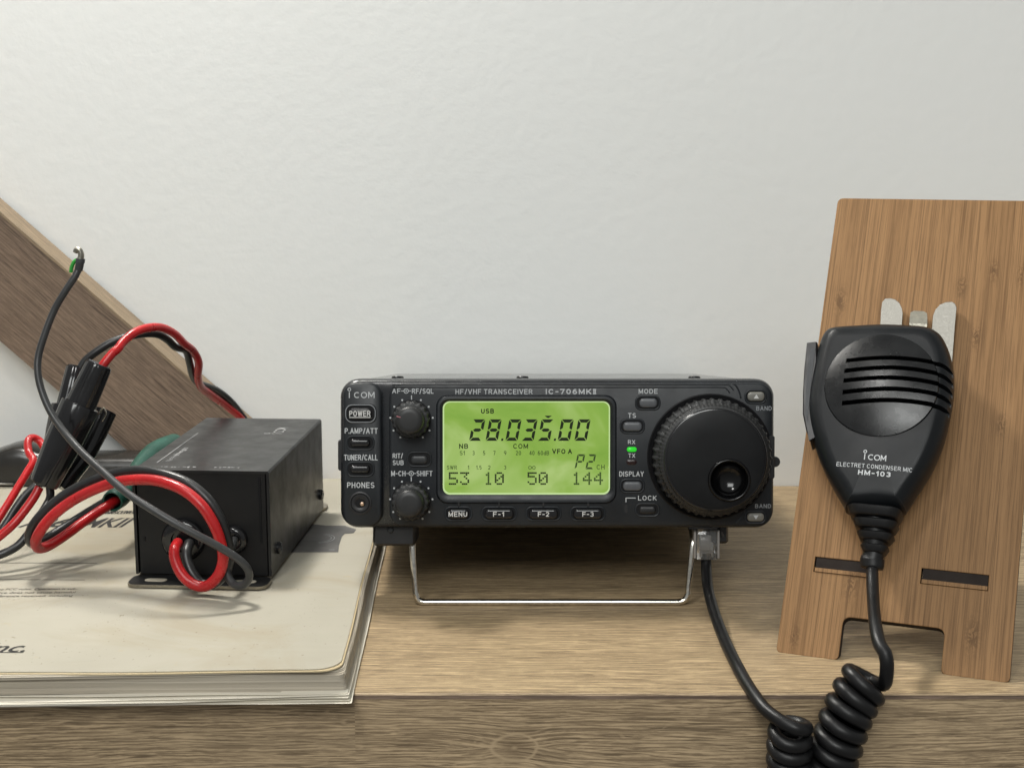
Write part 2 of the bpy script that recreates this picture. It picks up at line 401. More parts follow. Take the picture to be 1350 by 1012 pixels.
def outward(o):
    bm = bmesh.new(); bm.from_mesh(o.data); bmesh.ops.recalc_face_normals(bm, faces=bm.faces)
    if bm.calc_volume(signed=True) < 0: bmesh.ops.reverse_faces(bm, faces=bm.faces)
    bm.to_mesh(o.data); bm.free()
def boolean(o, cutter):
    outward(o); outward(cutter)
    m = o.modifiers.new('cut', 'BOOLEAN'); m.operation = 'DIFFERENCE'; m.object = cutter; m.solver = 'EXACT'
    dg = bpy.context.evaluated_depsgraph_get(); dg.update()
    me = bpy.data.meshes.new_from_object(o.evaluated_get(dg)); o.modifiers.clear()
    old = o.data; o.data = me; bpy.data.meshes.remove(old); me.name = o.name
    return o
def drop(o):
    me = o.data; bpy.data.objects.remove(o); bpy.data.meshes.remove(me)
def tag(o, label, cat, group=None, kind=None):
    o['label'] = label; o['category'] = cat
    if group: o['group'] = group
    if kind: o['kind'] = kind
    return o
def empty(name, loc=(0, 0, 0), M=None):
    o = bpy.data.objects.new(name, None); COL.objects.link(o); o.empty_display_size = 0.02
    if M is not None: o.matrix_world = M
    else: o.location = Vector(loc) * MM
    return o
def frame(ex, ey, ez, org):
    M = Matrix.Identity(4)
    for i in range(3):
        M[i][0], M[i][1], M[i][2], M[i][3] = ex[i], ey[i], ez[i], org[i] * MM
    return M

# ------------------------------------------------------------------ materials
M_WALL = NG('painted_wall'); g = M_WALL; v = g.coord()
blot = g.noise(v, 3.0, 3, 0.5)
g.base(g.ramp(blot, [(0.3, (0.775, 0.79, 0.775)), (0.7, (0.80, 0.815, 0.805))])); g.rough(0.75); g.b.inputs['Specular IOR Level'].default_value = 0.25
h1 = g.noise(v, 140, 3, 0.55); h2 = g.noise(v, 420, 3, 0.6)
g.bump(g.math('MULTIPLY_ADD', h2, 0.35, g.ramp(h1, [(0.35, 0.0), (0.65, 1.0)])), 0.075, 0.0007)
M_WALL = g.m
SHELF_FRONT, WALL_Y = 442.0, 729.0
_k = at_y(678, 985, SHELF_FRONT)
M_SHELF = shelf_wood('oak_laminate', (0.40, 0.298, 0.175), (0.29, 0.21, 0.122), (0.165, 0.115, 0.065))
M_SHELF_F = shelf_wood('oak_laminate_edge', (0.40, 0.30, 0.185), (0.30, 0.218, 0.128), (0.165, 0.115, 0.066),
                       seam=at_y(468, 950, SHELF_FRONT).x * MM, knot=(_k.x * MM, _k.z * MM, 0.0048), fine=0.85, offset=2.0, con=0.6, lp=(1.2, 1.2), la=0.65)
M_BRACE = shelf_wood('oak_board', (0.19, 0.137, 0.10), (0.155, 0.11, 0.08), (0.10, 0.07, 0.05), fine=0.7, offset=5.0, lp=(1.6, 1.6), la=0.35)
M_BRACE_E = shelf_wood('oak_board_edge', (0.25, 0.19, 0.125), (0.21, 0.16, 0.105), (0.15, 0.11, 0.07), fine=0.6, offset=8.0)
M_PANEL = plastic('panel_plastic', (0.011, 0.0135, 0.0165), 0.40, 0.35, 3200, 0.45, 0.22, 0.14)
M_BLACK = plastic('black_plastic', (0.012, 0.012, 0.013), 0.38, 0.1, 2500, 0.5)
M_KNOB = plastic('knob_rubber', (0.018, 0.0185, 0.019), 0.42, 0.15, 3000, 0.45, dust=0.015)
M_DIALF = plastic('dial_plastic', (0.006, 0.0064, 0.0072), 0.42, 0.1, 3800, 0.25)
M_WELL = plastic('well_black', (0.004, 0.004, 0.005), 0.5, 0, spec=0.25)
M_GLOSS = plastic('gloss_black', (0.010, 0.010, 0.011), 0.13, 0, spec=0.55)
M_KEY = plastic('key_grey', (0.085, 0.090, 0.098), 0.35, 0.1, 2000, 0.5, 0.12)
M_KEYL = plastic('band_key_grey', (0.17, 0.165, 0.145), 0.4, 0.1, 2000, 0.5, 0.12)
M_INK = plastic('panel_ink', (0.50, 0.52, 0.53), 0.5, 0, vary=0.08)
M_INKD = plastic('panel_ink_dim', (0.26, 0.275, 0.29), 0.5, 0, vary=0.08)
M_INKW = plastic('key_ink', (0.62, 0.62, 0.60), 0.5, 0, vary=0.08)
M_CAB = plastic('cabinet_paint', (0.05, 0.05, 0.048), 0.14, 0.04, 1800, 0.9)
M_CHROME = metal('bright_wire', (0.78, 0.75, 0.68), 0.16)
M_STEEL = metal('zinc_plate', (0.33, 0.32, 0.29), 0.5, 0.25, 900)
M_SPRING = metal('spring_steel', (0.60, 0.57, 0.48), 0.2)
M_COPPER = metal('jack_contact', (0.85, 0.62, 0.45), 0.3)
M_BOX = plastic('box_paint', (0.007, 0.007, 0.0073), 0.42, 0.06, 1500, 0.35, 0.1, 0.06)
M_BOXTOP = plastic('box_top_paint', (0.012, 0.012, 0.0122), 0.34, 0.06, 1500, 0.42, 0.1, 0.08)
M_BARE = metal('worn_edge_steel', (0.36, 0.33, 0.27), 0.45, 0.2)
M_RED = plastic('red_insulation', (0.42, 0.011, 0.013), 0.30, 0.25, 900, 0.5, 0.25, 0.3, 0.0002)
M_BWIRE = plastic('black_insulation', (0.016, 0.0165, 0.017), 0.34, 0.2, 900, 0.5, 0.3, 0.25, 0.0002)
M_GWIRE = plastic('grey_insulation', (0.035, 0.036, 0.037), 0.38, 0.15, 900, 0.5, 0.25, 0.12)
M_GREEN = plastic('green_sleeve', (0.010, 0.075, 0.052), 0.42, 0.25, 500, 0.5, 0.3, 0.1, 0.0004)
M_LGREEN = plastic('green_core', (0.03, 0.30, 0.04), 0.4, 0)
M_CORD = plastic('cord_rubber', (0.007, 0.007, 0.0075), 0.40, 0.2, 2200, 0.38, 0.3, 0.12)
M_MIC = plastic('mic_plastic', (0.0085, 0.0098, 0.0112), 0.36, 0.35, 3400, 0.24, 0.12, 0.03)
M_MICD = plastic('mic_grille_plastic', (0.0055, 0.006, 0.0066), 0.27, 0.25, 3400, 0.5, 0.12, 0.03)
M_PTT = plastic('ring_and_highlight_grey', (0.05, 0.053, 0.057), 0.5, 0.3, 1800, 0.3, 0.2)  # grey of small rings; on the talk button it paints a highlight
M_BURN = plastic('laser_burnt_edge', (0.020, 0.014, 0.011), 0.7, 0.3, 900, 0.2, 0.3)
g = NG('clear_plastic'); g.base((0.85, 0.86, 0.86)); g.rough(0.08); g.b.inputs['Transmission Weight'].default_value = 0.92; g.b.inputs['IOR'].default_value = 1.45
M_CLEAR = g.m
g = NG('frosted_plastic'); g.base((0.40, 0.38, 0.36)); g.rough(0.3); g.b.inputs['Transmission Weight'].default_value = 0.25
M_FROST = g.m

def lit_screen(name):
    g = NG(name); v = g.coord((1, 1, 1.6)); f = g.noise(v, 24, 4, 0.55, 0.8)
    c = g.ramp(f, [(0.32, (0.19, 0.37, 0.036)), (0.48, (0.26, 0.44, 0.062)), (0.66, (0.43, 0.59, 0.19))])  # cloudy tones paint a hazy reflection into the backlight colour
    g.base((0.04, 0.06, 0.02)); g.l(c, g.b.inputs['Emission Color']); g.b.inputs['Emission Strength'].default_value = 0.84
    g.rough(0.25); return g.m
M_LCD = lit_screen('backlit_display')
g = NG('display_edge_bleed'); g.base((0.3, 0.4, 0.2)); g.b.inputs['Emission Color'].default_value = (0.50, 0.68, 0.28, 1); g.b.inputs['Emission Strength'].default_value = 0.6; g.rough(0.3)  # glowing ring that paints the backlight's bleed round the screen
M_LCDRIM = g.m
M_SEG = plastic('display_segment', (0.012, 0.022, 0.006), 0.5, 0, spec=0.2)
M_SEGD = plastic('display_segment_dim', (0.045, 0.085, 0.02), 0.5, 0, spec=0.2)
g = NG('lit_green_led'); g.base((0.02, 0.3, 0.02)); g.b.inputs['Emission Color'].default_value = (0.02, 0.5, 0.02, 1); g.b.inputs['Emission Strength'].default_value = 0.9; g.rough(0.2)
M_LED = g.m

g = NG('aged_cover_paper'); v = g.coord()
base = g.ramp(g.noise(v, 9, 4, 0.6), [(0.3, (0.355, 0.33, 0.265)), (0.7, (0.455, 0.43, 0.355))])
sp = g.ramp(g.noise(v, 900, 2, 0.6), [(0.70, 0.0), (0.73, 0.8)]); spm = g.ramp(g.noise(v, 22, 2), [(0.45, 0.0), (0.6, 1.0)])
base = g.mix(g.math('MULTIPLY', sp, spm), base, (0.10, 0.085, 0.06))
fx = g.ramp(g.noise(v, 160, 3, 0.6), [(0.66, 0.0), (0.76, 0.35)])
base = g.mix(fx, base, (0.46, 0.36, 0.20))
st = g.ramp(g.noise(g.coord((20, 260, 20)), 1.0, 3), [(0.4, 0.0), (0.75, 0.35)])
base = g.mix(st, base, (0.42, 0.39, 0.33))
tan_ = g.ramp(g.noise(g.coord((14, 14, 14), loc=(3, 1, 0)), 1.0, 5, 0.65, 0.8), [(0.48, 0.0), (0.66, 0.55)])
base = g.mix(tan_, base, (0.34, 0.285, 0.19))
sp2 = g.ramp(g.noise(g.coord(loc=(9, 2, 4)), 420, 2, 0.6), [(0.72, 0.0), (0.75, 0.6)]); base = g.mix(sp2, base, (0.16, 0.13, 0.09))
g.base(base); g.rough(0.7); g.b.inputs['Specular IOR Level'].default_value = 0.25
g.bump(g.noise(v, 25, 3), 0.25, 0.002); M_COVER = g.m
def paper(name, a, b):
    g = NG(name); z = g.coord((3, 3, 900)); g.base(g.ramp(g.noise(z, 1.0, 2, 0.6), [(0.35, a), (0.65, b)])); g.rough(0.75)
    g.b.inputs['Specular IOR Level'].default_value = 0.2; return g.m
M_PAGE = paper('page_block', (0.42, 0.375, 0.30), (0.50, 0.455, 0.375))
M_PAGEW = paper('page_edge', (0.70, 0.655, 0.55), (0.80, 0.755, 0.65))
M_TAN = paper('yellowed_edge', (0.42, 0.33, 0.18), (0.58, 0.49, 0.33))
M_PRINT = plastic('cover_print', (0.035, 0.034, 0.033), 0.6, 0, spec=0.2)
g = NG('cover_photo_print'); g.base(g.ramp(g.noise(g.coord((1, 1, 1)), 90, 4, 0.6), [(0.3, (0.045, 0.044, 0.043)), (0.7, (0.105, 0.10, 0.095))])); g.rough(0.55); M_PHOTO = g.m

# ------------------------------------------------------------------ the setting: wall, shelf, diagonal board
mb = MB(); mb.box(-1500, 1500, WALL_Y, WALL_Y + 60, -700, 1500)
o = mb.build('wall', M_WALL); o['kind'] = 'structure'

root = empty('wooden_shelf', (0, SHELF_FRONT, -55))
tag(root, 'brown wood-grain shelf top with a paler front edge strip, carrying everything else', 'shelf')
prof = [(SHELF_FRONT + 1.2, -2.2), (SHELF_FRONT + 1.2, -0.0), (WALL_Y - 0.5, 0.0), (WALL_Y - 0.5, -55), (SHELF_FRONT + 1.2, -55)]
top = MB(); top.loft([[(-700, y, z) for y, z in prof], [(700, y, z) for y, z in prof]], smooth=False)
top.xf(Matrix.Translation((0, -SHELF_FRONT, 55)))
t_ = top.build('shelf_board', M_SHELF, root)
fb = MB()
pf = [(SHELF_FRONT, -56), (SHELF_FRONT, -1.0), (SHELF_FRONT + 0.35, -0.35), (SHELF_FRONT + 1.0, -0.1), (SHELF_FRONT + 1.15, -0.1), (SHELF_FRONT + 1.15, -56)]
fb.loft([[(-700, y, z) for y, z in pf], [(700, y, z) for y, z in pf]], smooth=False)
lb = MB(); lb.loft([[(x, SHELF_FRONT - 0.06, -1.9), (x, SHELF_FRONT - 0.06, -0.7), (x, SHELF_FRONT + 0.3, -0.7), (x, SHELF_FRONT + 0.3, -1.9)] for x in (-700, 700)], smooth=False)
lo = lb.build('edge_seam', M_BRACE); lo.parent = root; lo.matrix_parent_inverse = Matrix.Translation((0, -SHELF_FRONT * MM, 55 * MM))
eb = fb.build('front_edge', M_SHELF_F); eb.parent = root; eb.matrix_parent_inverse = Matrix.Translation((0, -SHELF_FRONT * MM, 55 * MM))

# diagonal board against the wall (its grain runs along local X)
YB = 706.0
p1, p2 = at_y(0, 283, YB), at_y(318, 560, YB)
q1, q2 = at_y(0, 440, YB), at_y(165, 600, YB)
ax = (p2 - p1); ax.y = 0; ax.normalize(); up = Vector((-ax.z, 0, ax.x))
if up.z < 0: up = -up
wid = ((p1 + p2) / 2 - (q1 + q2) / 2).dot(up)
org = (q1 + q2) / 2
Mb = frame(ax, Vector((0, 1, 0)), up, org)
zl = (0.5 - org.z)                      # the lower end is cut level with the shelf
def along_for_z(c, z): return (z - org.z - up.z * c) / ax.z
root = empty('diagonal_board', M=Mb)
tag(root, 'brown wood-grain board slanting down across the white wall behind the black box', 'board')
a0 = -420; b0, b1 = along_for_z(0, 0.4), along_for_z(wid, 0.4)
mb = MB(); mb.loft([[(a0, 0, 0), (a0, 0, wid), (a0, 20, wid), (a0, 20, 0)], [(b0, 0, 0), (b1, 0, wid), (b1, 20, wid), (b0, 20, 0)]], smooth=False)
mb.build('board', M_BRACE, root)
mb = MB(); mb.loft([[(a0, -0.3, wid), (a0, -0.3, wid + 1.2), (a0, 20, wid + 1.2), (a0, 20, wid)], [(b1, -0.3, wid), (b1, -0.3, wid + 1.2), (b1, 20, wid + 1.2), (b1, 20, wid)]], smooth=False)
mb.build('edge_band', M_BRACE_E, root)

# ------------------------------------------------------------------ manual (book) on the shelf
BZ = 10.6
bf = at_z(473, 912, 0.0)
yaw = math.radians(1.6)
root = empty('instruction_manual', M=Matrix.Translation(Vector((-52, 436, 0)) * MM) @ Matrix.Rotation(yaw, 4, 'Z'))
tag(root, 'thick stained paper manual with curled yellowed pages lying flat under the black box', 'book')
BW, BD = 212.0, 267.0
def sheet_poly(front, right, cr, amp, seed, wave=0.0):
    """outline of a stack of sheets: right-front corner rounded, front edge slightly wavy"""
    rnd = random.Random(seed); ph = rnd.uniform(0, 6.28); P = [(-BW, BD)]
    xs = [-BW + (BW + right - cr) * k / 40 for k in range(41)]
    P += [(x, front + amp * math.sin(x / 31.0 + ph) + 0.4 * amp * math.sin(x / 11.0 + 2 * ph)) for x in xs]
    y0 = P[-1][1]
    P += [(right - cr + cr * math.sin(a), y0 + cr - cr * math.cos(a)) for a in [math.radians(90) * k / 8 for k in range(1, 9)]]
    P += [(right + 0.25 * amp * math.sin(y / 17.0 + ph), y) for y in [y0 + cr + (BD - cr) * k / 20 for k in range(1, 20)]] + [(right, BD)]
    return P
def sheets(mb, z0, z1, front, right, cr, amp, seed, dz=0.0):
    P = sheet_poly(front, right, cr, amp, seed)
    def zo(x, y):
        s = 0.0
        if y < 60: s += dz * math.sin(x / 38.0 + seed) * (1 - y / 60.0)
        return s
    k = min(1.0, z0 / 3.0)
    mb.loft([[(x, y, z0 + k * zo(x, y)) for x, y in P], [(x, y, z1 + zo(x, y)) for x, y in P]], smooth=False)
pg = MB(); rb = random.Random(31)
sheets(pg, 0.0, 0.7, -2.0, 0.3, 1.0, 0.5, 3)
zc = 3.3
while zc < 8.2:                                 # the closed block: many thin gatherings, each a little in or out
    th_ = rb.uniform(0.35, 0.8); k = (zc - 3.3) / 4.9
    sheets(pg, zc, zc + th_ - 0.05, 2.2 - 0.6 * k + rb.uniform(-0.35, 0.35), -1.3 - 0.8 * k + rb.uniform(-0.2, 0.2), 1.5 + k, 0.6, 6, 0.1); zc += th_
for zc, fr_, ri_, cr_ in ((8.3, 0.9, -2.1, 2.5), (8.62, 1.3, -2.3, 3.5), (8.95, 0.8, -2.6, 4.5), (9.25, 1.5, -2.8, 6.0)):
    sheets(pg, zc, zc + 0.26, fr_, ri_, cr_, 0.6, 8, 0.2)
pg.build('page_block', M_PAGE, root)
for k, (z0, z1, fr_, ri_, am, sd, dz_k) in enumerate(((0.75, 1.0, -3.8, 0.5, 0.7, 5, 0.3), (1.25, 1.4, -3.0, -0.1, 0.7, 12, 0.4), (1.75, 1.9, -3.3, -0.4, 0.8, 13, 0.45), (2.2, 2.34, -2.5, -0.5, 0.8, 14, 0.4), (2.65, 2.9, -0.8, -0.9, 0.8, 15, 0.3))):
    pw = MB(); sheets(pw, z0, z1, fr_, ri_, 0.9, am, sd, dz_k); pw.build('loose_page', M_PAGEW, root)
pm_ = MB()
for zc in (1.05, 1.5, 2.0, 2.42, 2.95, 3.1): sheets(pm_, zc, zc + 0.12, 0.6 + rb.uniform(-0.6, 0.9), -0.8, 1.0, 0.7, int(zc * 10), 0.3)
pm_.build('inner_pages', M_PAGE, root)
ty = MB(); sheets(ty, 9.55, 9.95, 0.7, -3.0, 7.5, 0.9, 20, 0.35)
ty.build('yellowed_page', M_TAN, root)
# cover: a grid sheet whose front-right corner is rounded and lifts a little
cv = MB(); P = sheet_poly(1.6, -3.6, 8.5, 0.8, 20)
def czo(x, y): return (0.35 * math.sin(x / 38.0 + 20) * (1 - y / 60.0) if y < 60 else 0.0)
cv.loft([[(x, y, 10.05 + czo(x, y)) for x, y in P], [(x, y, 10.30 + czo(x, y)) for x, y in P]], True, False, smooth=False)
# top surface as concentric strips so it can follow the wavy edge
cx_, cy_ = -BW / 2, 120.0
rings = []
for f in (1.0, 0.97, 0.93, 0.86, 0.7, 0.4, 0.05):
    rings.append([(cx_ + (x - cx_) * f, cy_ + (y - cy_) * f, 10.30 + czo(x, y) * max(0, (f - 0.6) / 0.4) + (0.3 if f < 1 else 0) * (1 - f)) for x, y in P])
cv.loft(rings, False, True, smooth=True)
cover = cv.build('cover', M_COVER, root)
Rinv = root.matrix_world.inverted()
def on_cover(u, v, lift=0.0):
    p = at_z(u, v, BZ); q = Rinv @ (p * MM); return Vector((q.x, q.y, q.z)) / MM
cov_bvh = BVHTree.FromPolygons([v.co.copy() for v in cover.data.vertices], [list(p.vertices) for p in cover.data.polygons])
def lay(vs_, lift=0.12):
    out = []
    for x, y, z in vs_:
        h = cov_bvh.ray_cast(Vector((x * MM, y * MM, 0.05)), Vector((0, 0, -1)))
        out.append(Vector((x, y, (h[0].z / MM if h[0] else 10.4) + lift)))
    return out
def cover_text(mb, txt, u0, v0, u1, hmm, bold=0.0, shear=0.0):
    a, b = on_cover(u0, v0), on_cover(u1, v0)
    vs_, fs_ = text_geo(txt, a.x, b.x, 0, hmm, 0, bold, shear)
    mb.add(lay([(x, a.y + z, 0) for x, y, z in vs_]), fs_)
pr = MB(); tx = MB()
cover_text(pr, 'MKII', 103, 695, 168, 16.0, 0.02, 0.35)
cover_text(pr, '706', 22, 695, 84, 16.0, 0.02, 0.35); pr.build('cover_title', M_PRINT, root, recalc=False); pr = MB()
cover_text(pr, 'TRANSCEIVER', 128, 677, 178, 5.5); pr.build('cover_subtitle', M_PRINT, root, recalc=False)
mk = MB(); cover_text(mk, 'Inc.', -24, 858, 31, 8.5, 0.01, 0.3); mk.build('maker_lettering', M_PRINT, root, recalc=False)
cover_text(tx, 'This device complies with Part 15 of the FCC rules. Operation is sub-', -130, 779.5, 99, 3.0)
cover_text(tx, 'ject to the condition that this device does not cause harmful', -130, 784, 96, 3.0)
cover_text(tx, 'interference and accepts any interference received, including', -130, 788.5, 93, 3.0)
def cover_line(u0, v0, u1, v1, w):
    a, b = on_cover(u0, v0), on_cover(u1, v1); n = 12
    L = [a.lerp(b, k / n) for k in range(n + 1)]
    vs_ = lay([(p.x, p.y - w / 2, 0) for p in L] + [(p.x, p.y + w / 2, 0) for p in L], 0.1)
    pr = MB(); pr.add(vs_, [[k, k + 1, n + 2 + k, n + 1 + k] for k in range(n)]); pr.build('ruled_line', M_PRINT, root, recalc=False)
cover_line(-60, 741, 128, 742, 0.5); cover_line(-60, 763, 112, 764, 0.5); cover_line(-60, 858, 31, 858, 0.5)
tx.build('small_print', M_PRINT, root, recalc=False)
ph = MB()
pts = [(300, 728), (446, 727), (447, 718), (451, 706), (455, 702), (466, 702), (470, 697), (455, 692), (430, 692), (412, 690), (300, 692)]
Q = [on_cover(u, v) for u, v in pts]
c0 = sum(Q, Vector()) / len(Q)
ph.add(lay([(p.x, p.y, 0) for p in Q] + [(c0.x, c0.y, 0)], 0.09), [[i, (i + 1) % len(Q), len(Q)] for i in range(len(Q))])
ph.build('cover_picture', M_PHOTO, root)
ph = MB()
for r in (1.0, 0.82):
    for k in range(20):
        a0_, a1_ = math.radians(-80 + 7.5 * k), math.radians(-80 + 7.5 * (k + 1))
        c = on_cover(418, 709)
        q = [(c.x + rr_ * r * math.cos(a), c.y + rr_ * r * 1.0 * math.sin(a), 0) for rr_, a in ((7.6, a0_), (7.6, a1_), (7.3, a1_), (7.3, a0_))]
        ph.add(lay(q, 0.17), [[0, 1, 2, 3]])
c = on_cover(437, 724); ph.add(lay([(c.x - 1.2, c.y - .3, 0), (c.x + 1.2, c.y - .3, 0), (c.x + 1.2, c.y + .3, 0), (c.x - 1.2, c.y + .3, 0)], 0.17), [[0, 1, 2, 3]])
ph.build('picture_detail', M_INKD, root)
BOOK_TOP = 10.9

# dark glossy case lying on the book by the wall
root = empty('dark_case', tuple(at_z(60, 640, BOOK_TOP)))
tag(root, 'dark glossy rounded case with a pale rim, lying behind the fuse holders by the wall', 'case')
c0 = at_z(90, 640, BOOK_TOP)
o0 = at_z(60, 640, BOOK_TOP)
mb = MB()
R = []
for k in range(25):
    u = -70 + (192 + 70) * k / 24; p = at_z(u, 640, BOOK_TOP) - o0
    hgt = 13.6 + 5.5 * math.exp(-((u - 22) / 34.0) ** 2); 
    if u < -20: hgt *= max(0.25, (u + 75) / 55.0)
    ring = []
    for a in range(13):
        t = math.pi * a / 12
        ring.append((p.x, 12 - 13 * math.copysign(abs(math.cos(t)) ** 0.35, math.cos(t)), 0.2 + hgt * math.sin(t) ** 0.5))
    R.append(ring)
mb.loft(R, True, True, True); mb.build('case_shell', plastic('case_gloss', (0.022, 0.021, 0.019), 0.22, 0.05, 400), root, auto=50)
mb = MB(); mb.tube([(at_z(u, 641, BOOK_TOP) - o0) + Vector((0, -1.6, 1.6)) for u in (-70, -20, 20)], 0.6, 8)
mb.build('rim', M_STEEL, root)

# ------------------------------------------------------------------ black filter box on the book
fl = at_z(183, 757, BOOK_TOP + 1.2); fr = at_z(358, 757, BOOK_TOP + 1.2)
BXW = (fr - fl).length; BXH = 41.5; BXD = 104.0
byaw = math.radians(-3.4)
Mbx = Matrix.Translation(Vector((fl.x, fl.y, BOOK_TOP + 0.05)) * MM) @ Matrix.Rotation(byaw, 4, 'Z')
root = empty('filter_box', M=Mbx)
tag(root, 'black metal box on slotted mounting flanges with two cable grommets, standing on the manual', 'metal box')
mb = MB(); mb.rr(BXW / 2, BXH / 2 + 1.2, BXW - 1.2, BXH - 0.4, 0.8, [(0.3, 0), (0, 0.3), (0, BXD - 0.3), (0.3, BXD)], 3, smooth=False)
box_body = mb.build('box_body', M_BOX, root)
# folded lid: top with short side skirts standing a little proud
mb = MB()
pr_ = [(-0.9, 1.6), (-0.9, BXH + 0.9), (-0.3, BXH + 1.6), (BXW + 0.3, BXH + 1.6), (BXW + 0.9, BXH + 0.9), (BXW + 0.9, 1.6), (BXW - 0.2, 1.6), (BXW - 0.2, BXH + 0.5), (0.2, BXH + 0.5), (0.2, 1.6)]
mb.loft([[(x, -0.5, z) for x, z in pr_], [(x, BXD + 0.5, z) for x, z in pr_]], smooth=False)
mb.build('lid', M_BOXTOP, root)
mb = MB()
for (y0, y1) in ((-12.6, 0.2), (BXD - 0.2, BXD + 12)):
    sgn = -1 if y0 < 0 else 1
    P = rrect(BXW / 2, (y0 + y1) / 2, BXW + 2.8, y1 - y0, 4.0, 5)
    mb.prism(P, 0.0, 1.1)
mb.prism([(0, 0.1), (BXW, 0.1), (BXW, BXD - 0.1), (0, BXD - 0.1)], 0.05, 1.15)
mb.build('mounting_flange', M_BARE, root)
mb = MB()
mb.prism(rrect(BXW / 2, -6.1, BXW + 2.2, 12.2, 3.7, 5), 1.1, 1.25)
mb.build('flange_paint', M_BOX, root)
for xc in (10.0, BXW - 9.0):
    mb = MB(); mb.prism(rrect(xc - 1.0 if xc < 20 else xc + 1, -7.0, 8.6, 3.8, 1.9, 6), 1.25, 1.42); mb.build('slot', M_COVER, root)
for yc in (10.0, BXD - 8.0):
    s_ = MB(); s_.lathe([(2.4, 0), (2.4, -1.0), (1.9, -1.7), (0.9, -1.7), (0.8, -1.1)], (0, 0), 20)
    s_.xf(Matrix.Translation((BXW + 0.9, yc, 10.0)) @ Matrix.Rotation(math.radians(90), 4, 'Z'))
    s_.build('screw', M_GLOSS, root, auto=35)
Binv = Mbx.inverted()
def on_boxfront(u, v, dy=0.0):
    n = (Mbx.to_3x3() @ Vector((0, 1, 0))).normalized(); p0 = (Mbx @ Vector((0, dy * MM, 0))) / MM
    p = at_plane(u, v, p0, n); return (Binv @ (p * MM)) / MM
GR = {}
for key, (u, v, r) in {'a': (242, 711, 8.4), 'b': (308, 711, 5.6)}.items():
    c = on_boxfront(u, v, -0.4); GR[key] = c
    mb = MB(); mb.lathe([(r, 0.0), (r, -1.6), (r - 0.7, -2.6), (r - 2.0, -3.0), (r * 0.52, -3.0), (r * 0.5, -1.2), (0.3, -1.0)], (c.x, c.z), 32, cap0=True, cap1=True)
    gm = mb.build('cable_grommet', M_GLOSS, root, auto=50)
for (xc, zc_) in ((3.0, 15.0), (BXW - 3.0, 15.0)):
    mb = MB(); mb.box(xc - 0.45, xc + 0.45, -0.35, 0.2, zc_ - 0.2, zc_ + (1.5 if xc < 10 else BXH - 16))
    mb.build('seam', M_WELL, root)
# worn lettering on the lid
M_LIDINK = plastic('lid_ink', (0.30, 0.30, 0.30), 0.5, 0)
def worn_print(x0, x1, y0, h, turn=False):
    """print too worn to read: short broken dabs in a row"""
    rnd = random.Random(int(x0 * 7 + y0)); mb = MB(); x = x0
    while x < x1:
        w = rnd.uniform(0.5, 1.3); a, b = rnd.uniform(0, 0.4) * h, rnd.uniform(0.6, 1.0) * h
        q = [(x, a), (x + w, a + 0.1), (x + w, b), (x, b)]
        mb.add([((10.5 - v, y0 + u, BXH + 1.68) if turn else (u, y0 + v, BXH + 1.68)) for u, v in q], [[0, 1, 2, 3]]); x += w + rnd.uniform(0.3, 1.6)
    mb.build('lid_lettering', M_LIDINK, root, recalc=False)
worn_print(9, 22, 4, 1.8); worn_print(30, 40, 4, 1.8); worn_print(0, 26, 14, 3.0, True)
mb = MB(); mb.box(5.0, 5.5, 12, 70, BXH + 1.55, BXH + 1.67); mb.build('lid_line', M_LIDINK, root)
mb = MB(); logo = MB(); logo_geo(logo, 0, 13, 0, 4.6, 0, 0.6)
mb.add([(42 - v_.z, 70 + v_.x, BXH + 1.68 + 0.001 * k) for k, v_ in enumerate(logo.v)], logo.f); mb.build('lid_mark', M_LIDINK, root, recalc=False)

# ------------------------------------------------------------------ power cable: red and black wires, fuse holders, green sleeve
def wp(pts): return [at_y(u, v, Y) for u, v, Y in pts]
root = empty('power_cable', tuple(at_y(150, 650, 545)))
tag(root, 'red and black power cable looping from the black box through inline fuse holders', 'cable')
ro = Vector(root.location) / MM
def wire(pts, r, mat, name, per=12, wob=0.0):
    P = catmull(wp(pts), per)
    mb = MB(); mb.tube([p - ro for p in P], r, 14); return mb.build(name, mat, root)
ga = (Mbx @ (Vector((GR['a'].x, -1.5, GR['a'].z)) * MM)) / MM
wire([(234, 716, 529), (234, 716, 523), (230, 724, 516), (231, 738, 513), (240, 757, 510), (255, 770, 508), (272, 772, 507), (287, 759, 506), (294, 738, 506), (291, 715, 506), (281, 689, 506), (264, 664, 507), (240, 645, 510), (210, 634, 514), (180, 632, 518), (150, 636, 522), (120, 647, 523), (92, 662, 523), (68, 681, 522), (53, 700, 522), (47, 714, 524), (51, 722, 530), (64, 719, 537), (85, 706, 545), (108, 689, 553), (130, 674, 560), (155, 658, 570), (190, 632, 600)], 2.05, M_RED, 'red_wire')
wire([(249, 717, 529), (249, 717, 523), (246, 727, 518), (247, 740, 516), (254, 756, 514), (266, 769, 513), (281, 769, 512), (296, 756, 511), (302, 735, 511), (299, 708, 511), (289, 681, 511), (272, 656, 512), (246, 636, 515), (212, 624, 519), (180, 620, 524), (150, 624, 528), (116, 636, 529), (86, 652, 529), (60, 673, 528), (44, 692, 528), (39, 708, 530), (44, 716, 537), (60, 710, 545), (85, 695, 553), (112, 678, 560), (135, 664, 566), (158, 650, 574), (190, 628, 602)], 1.95, M_BWIRE, 'black_wire')
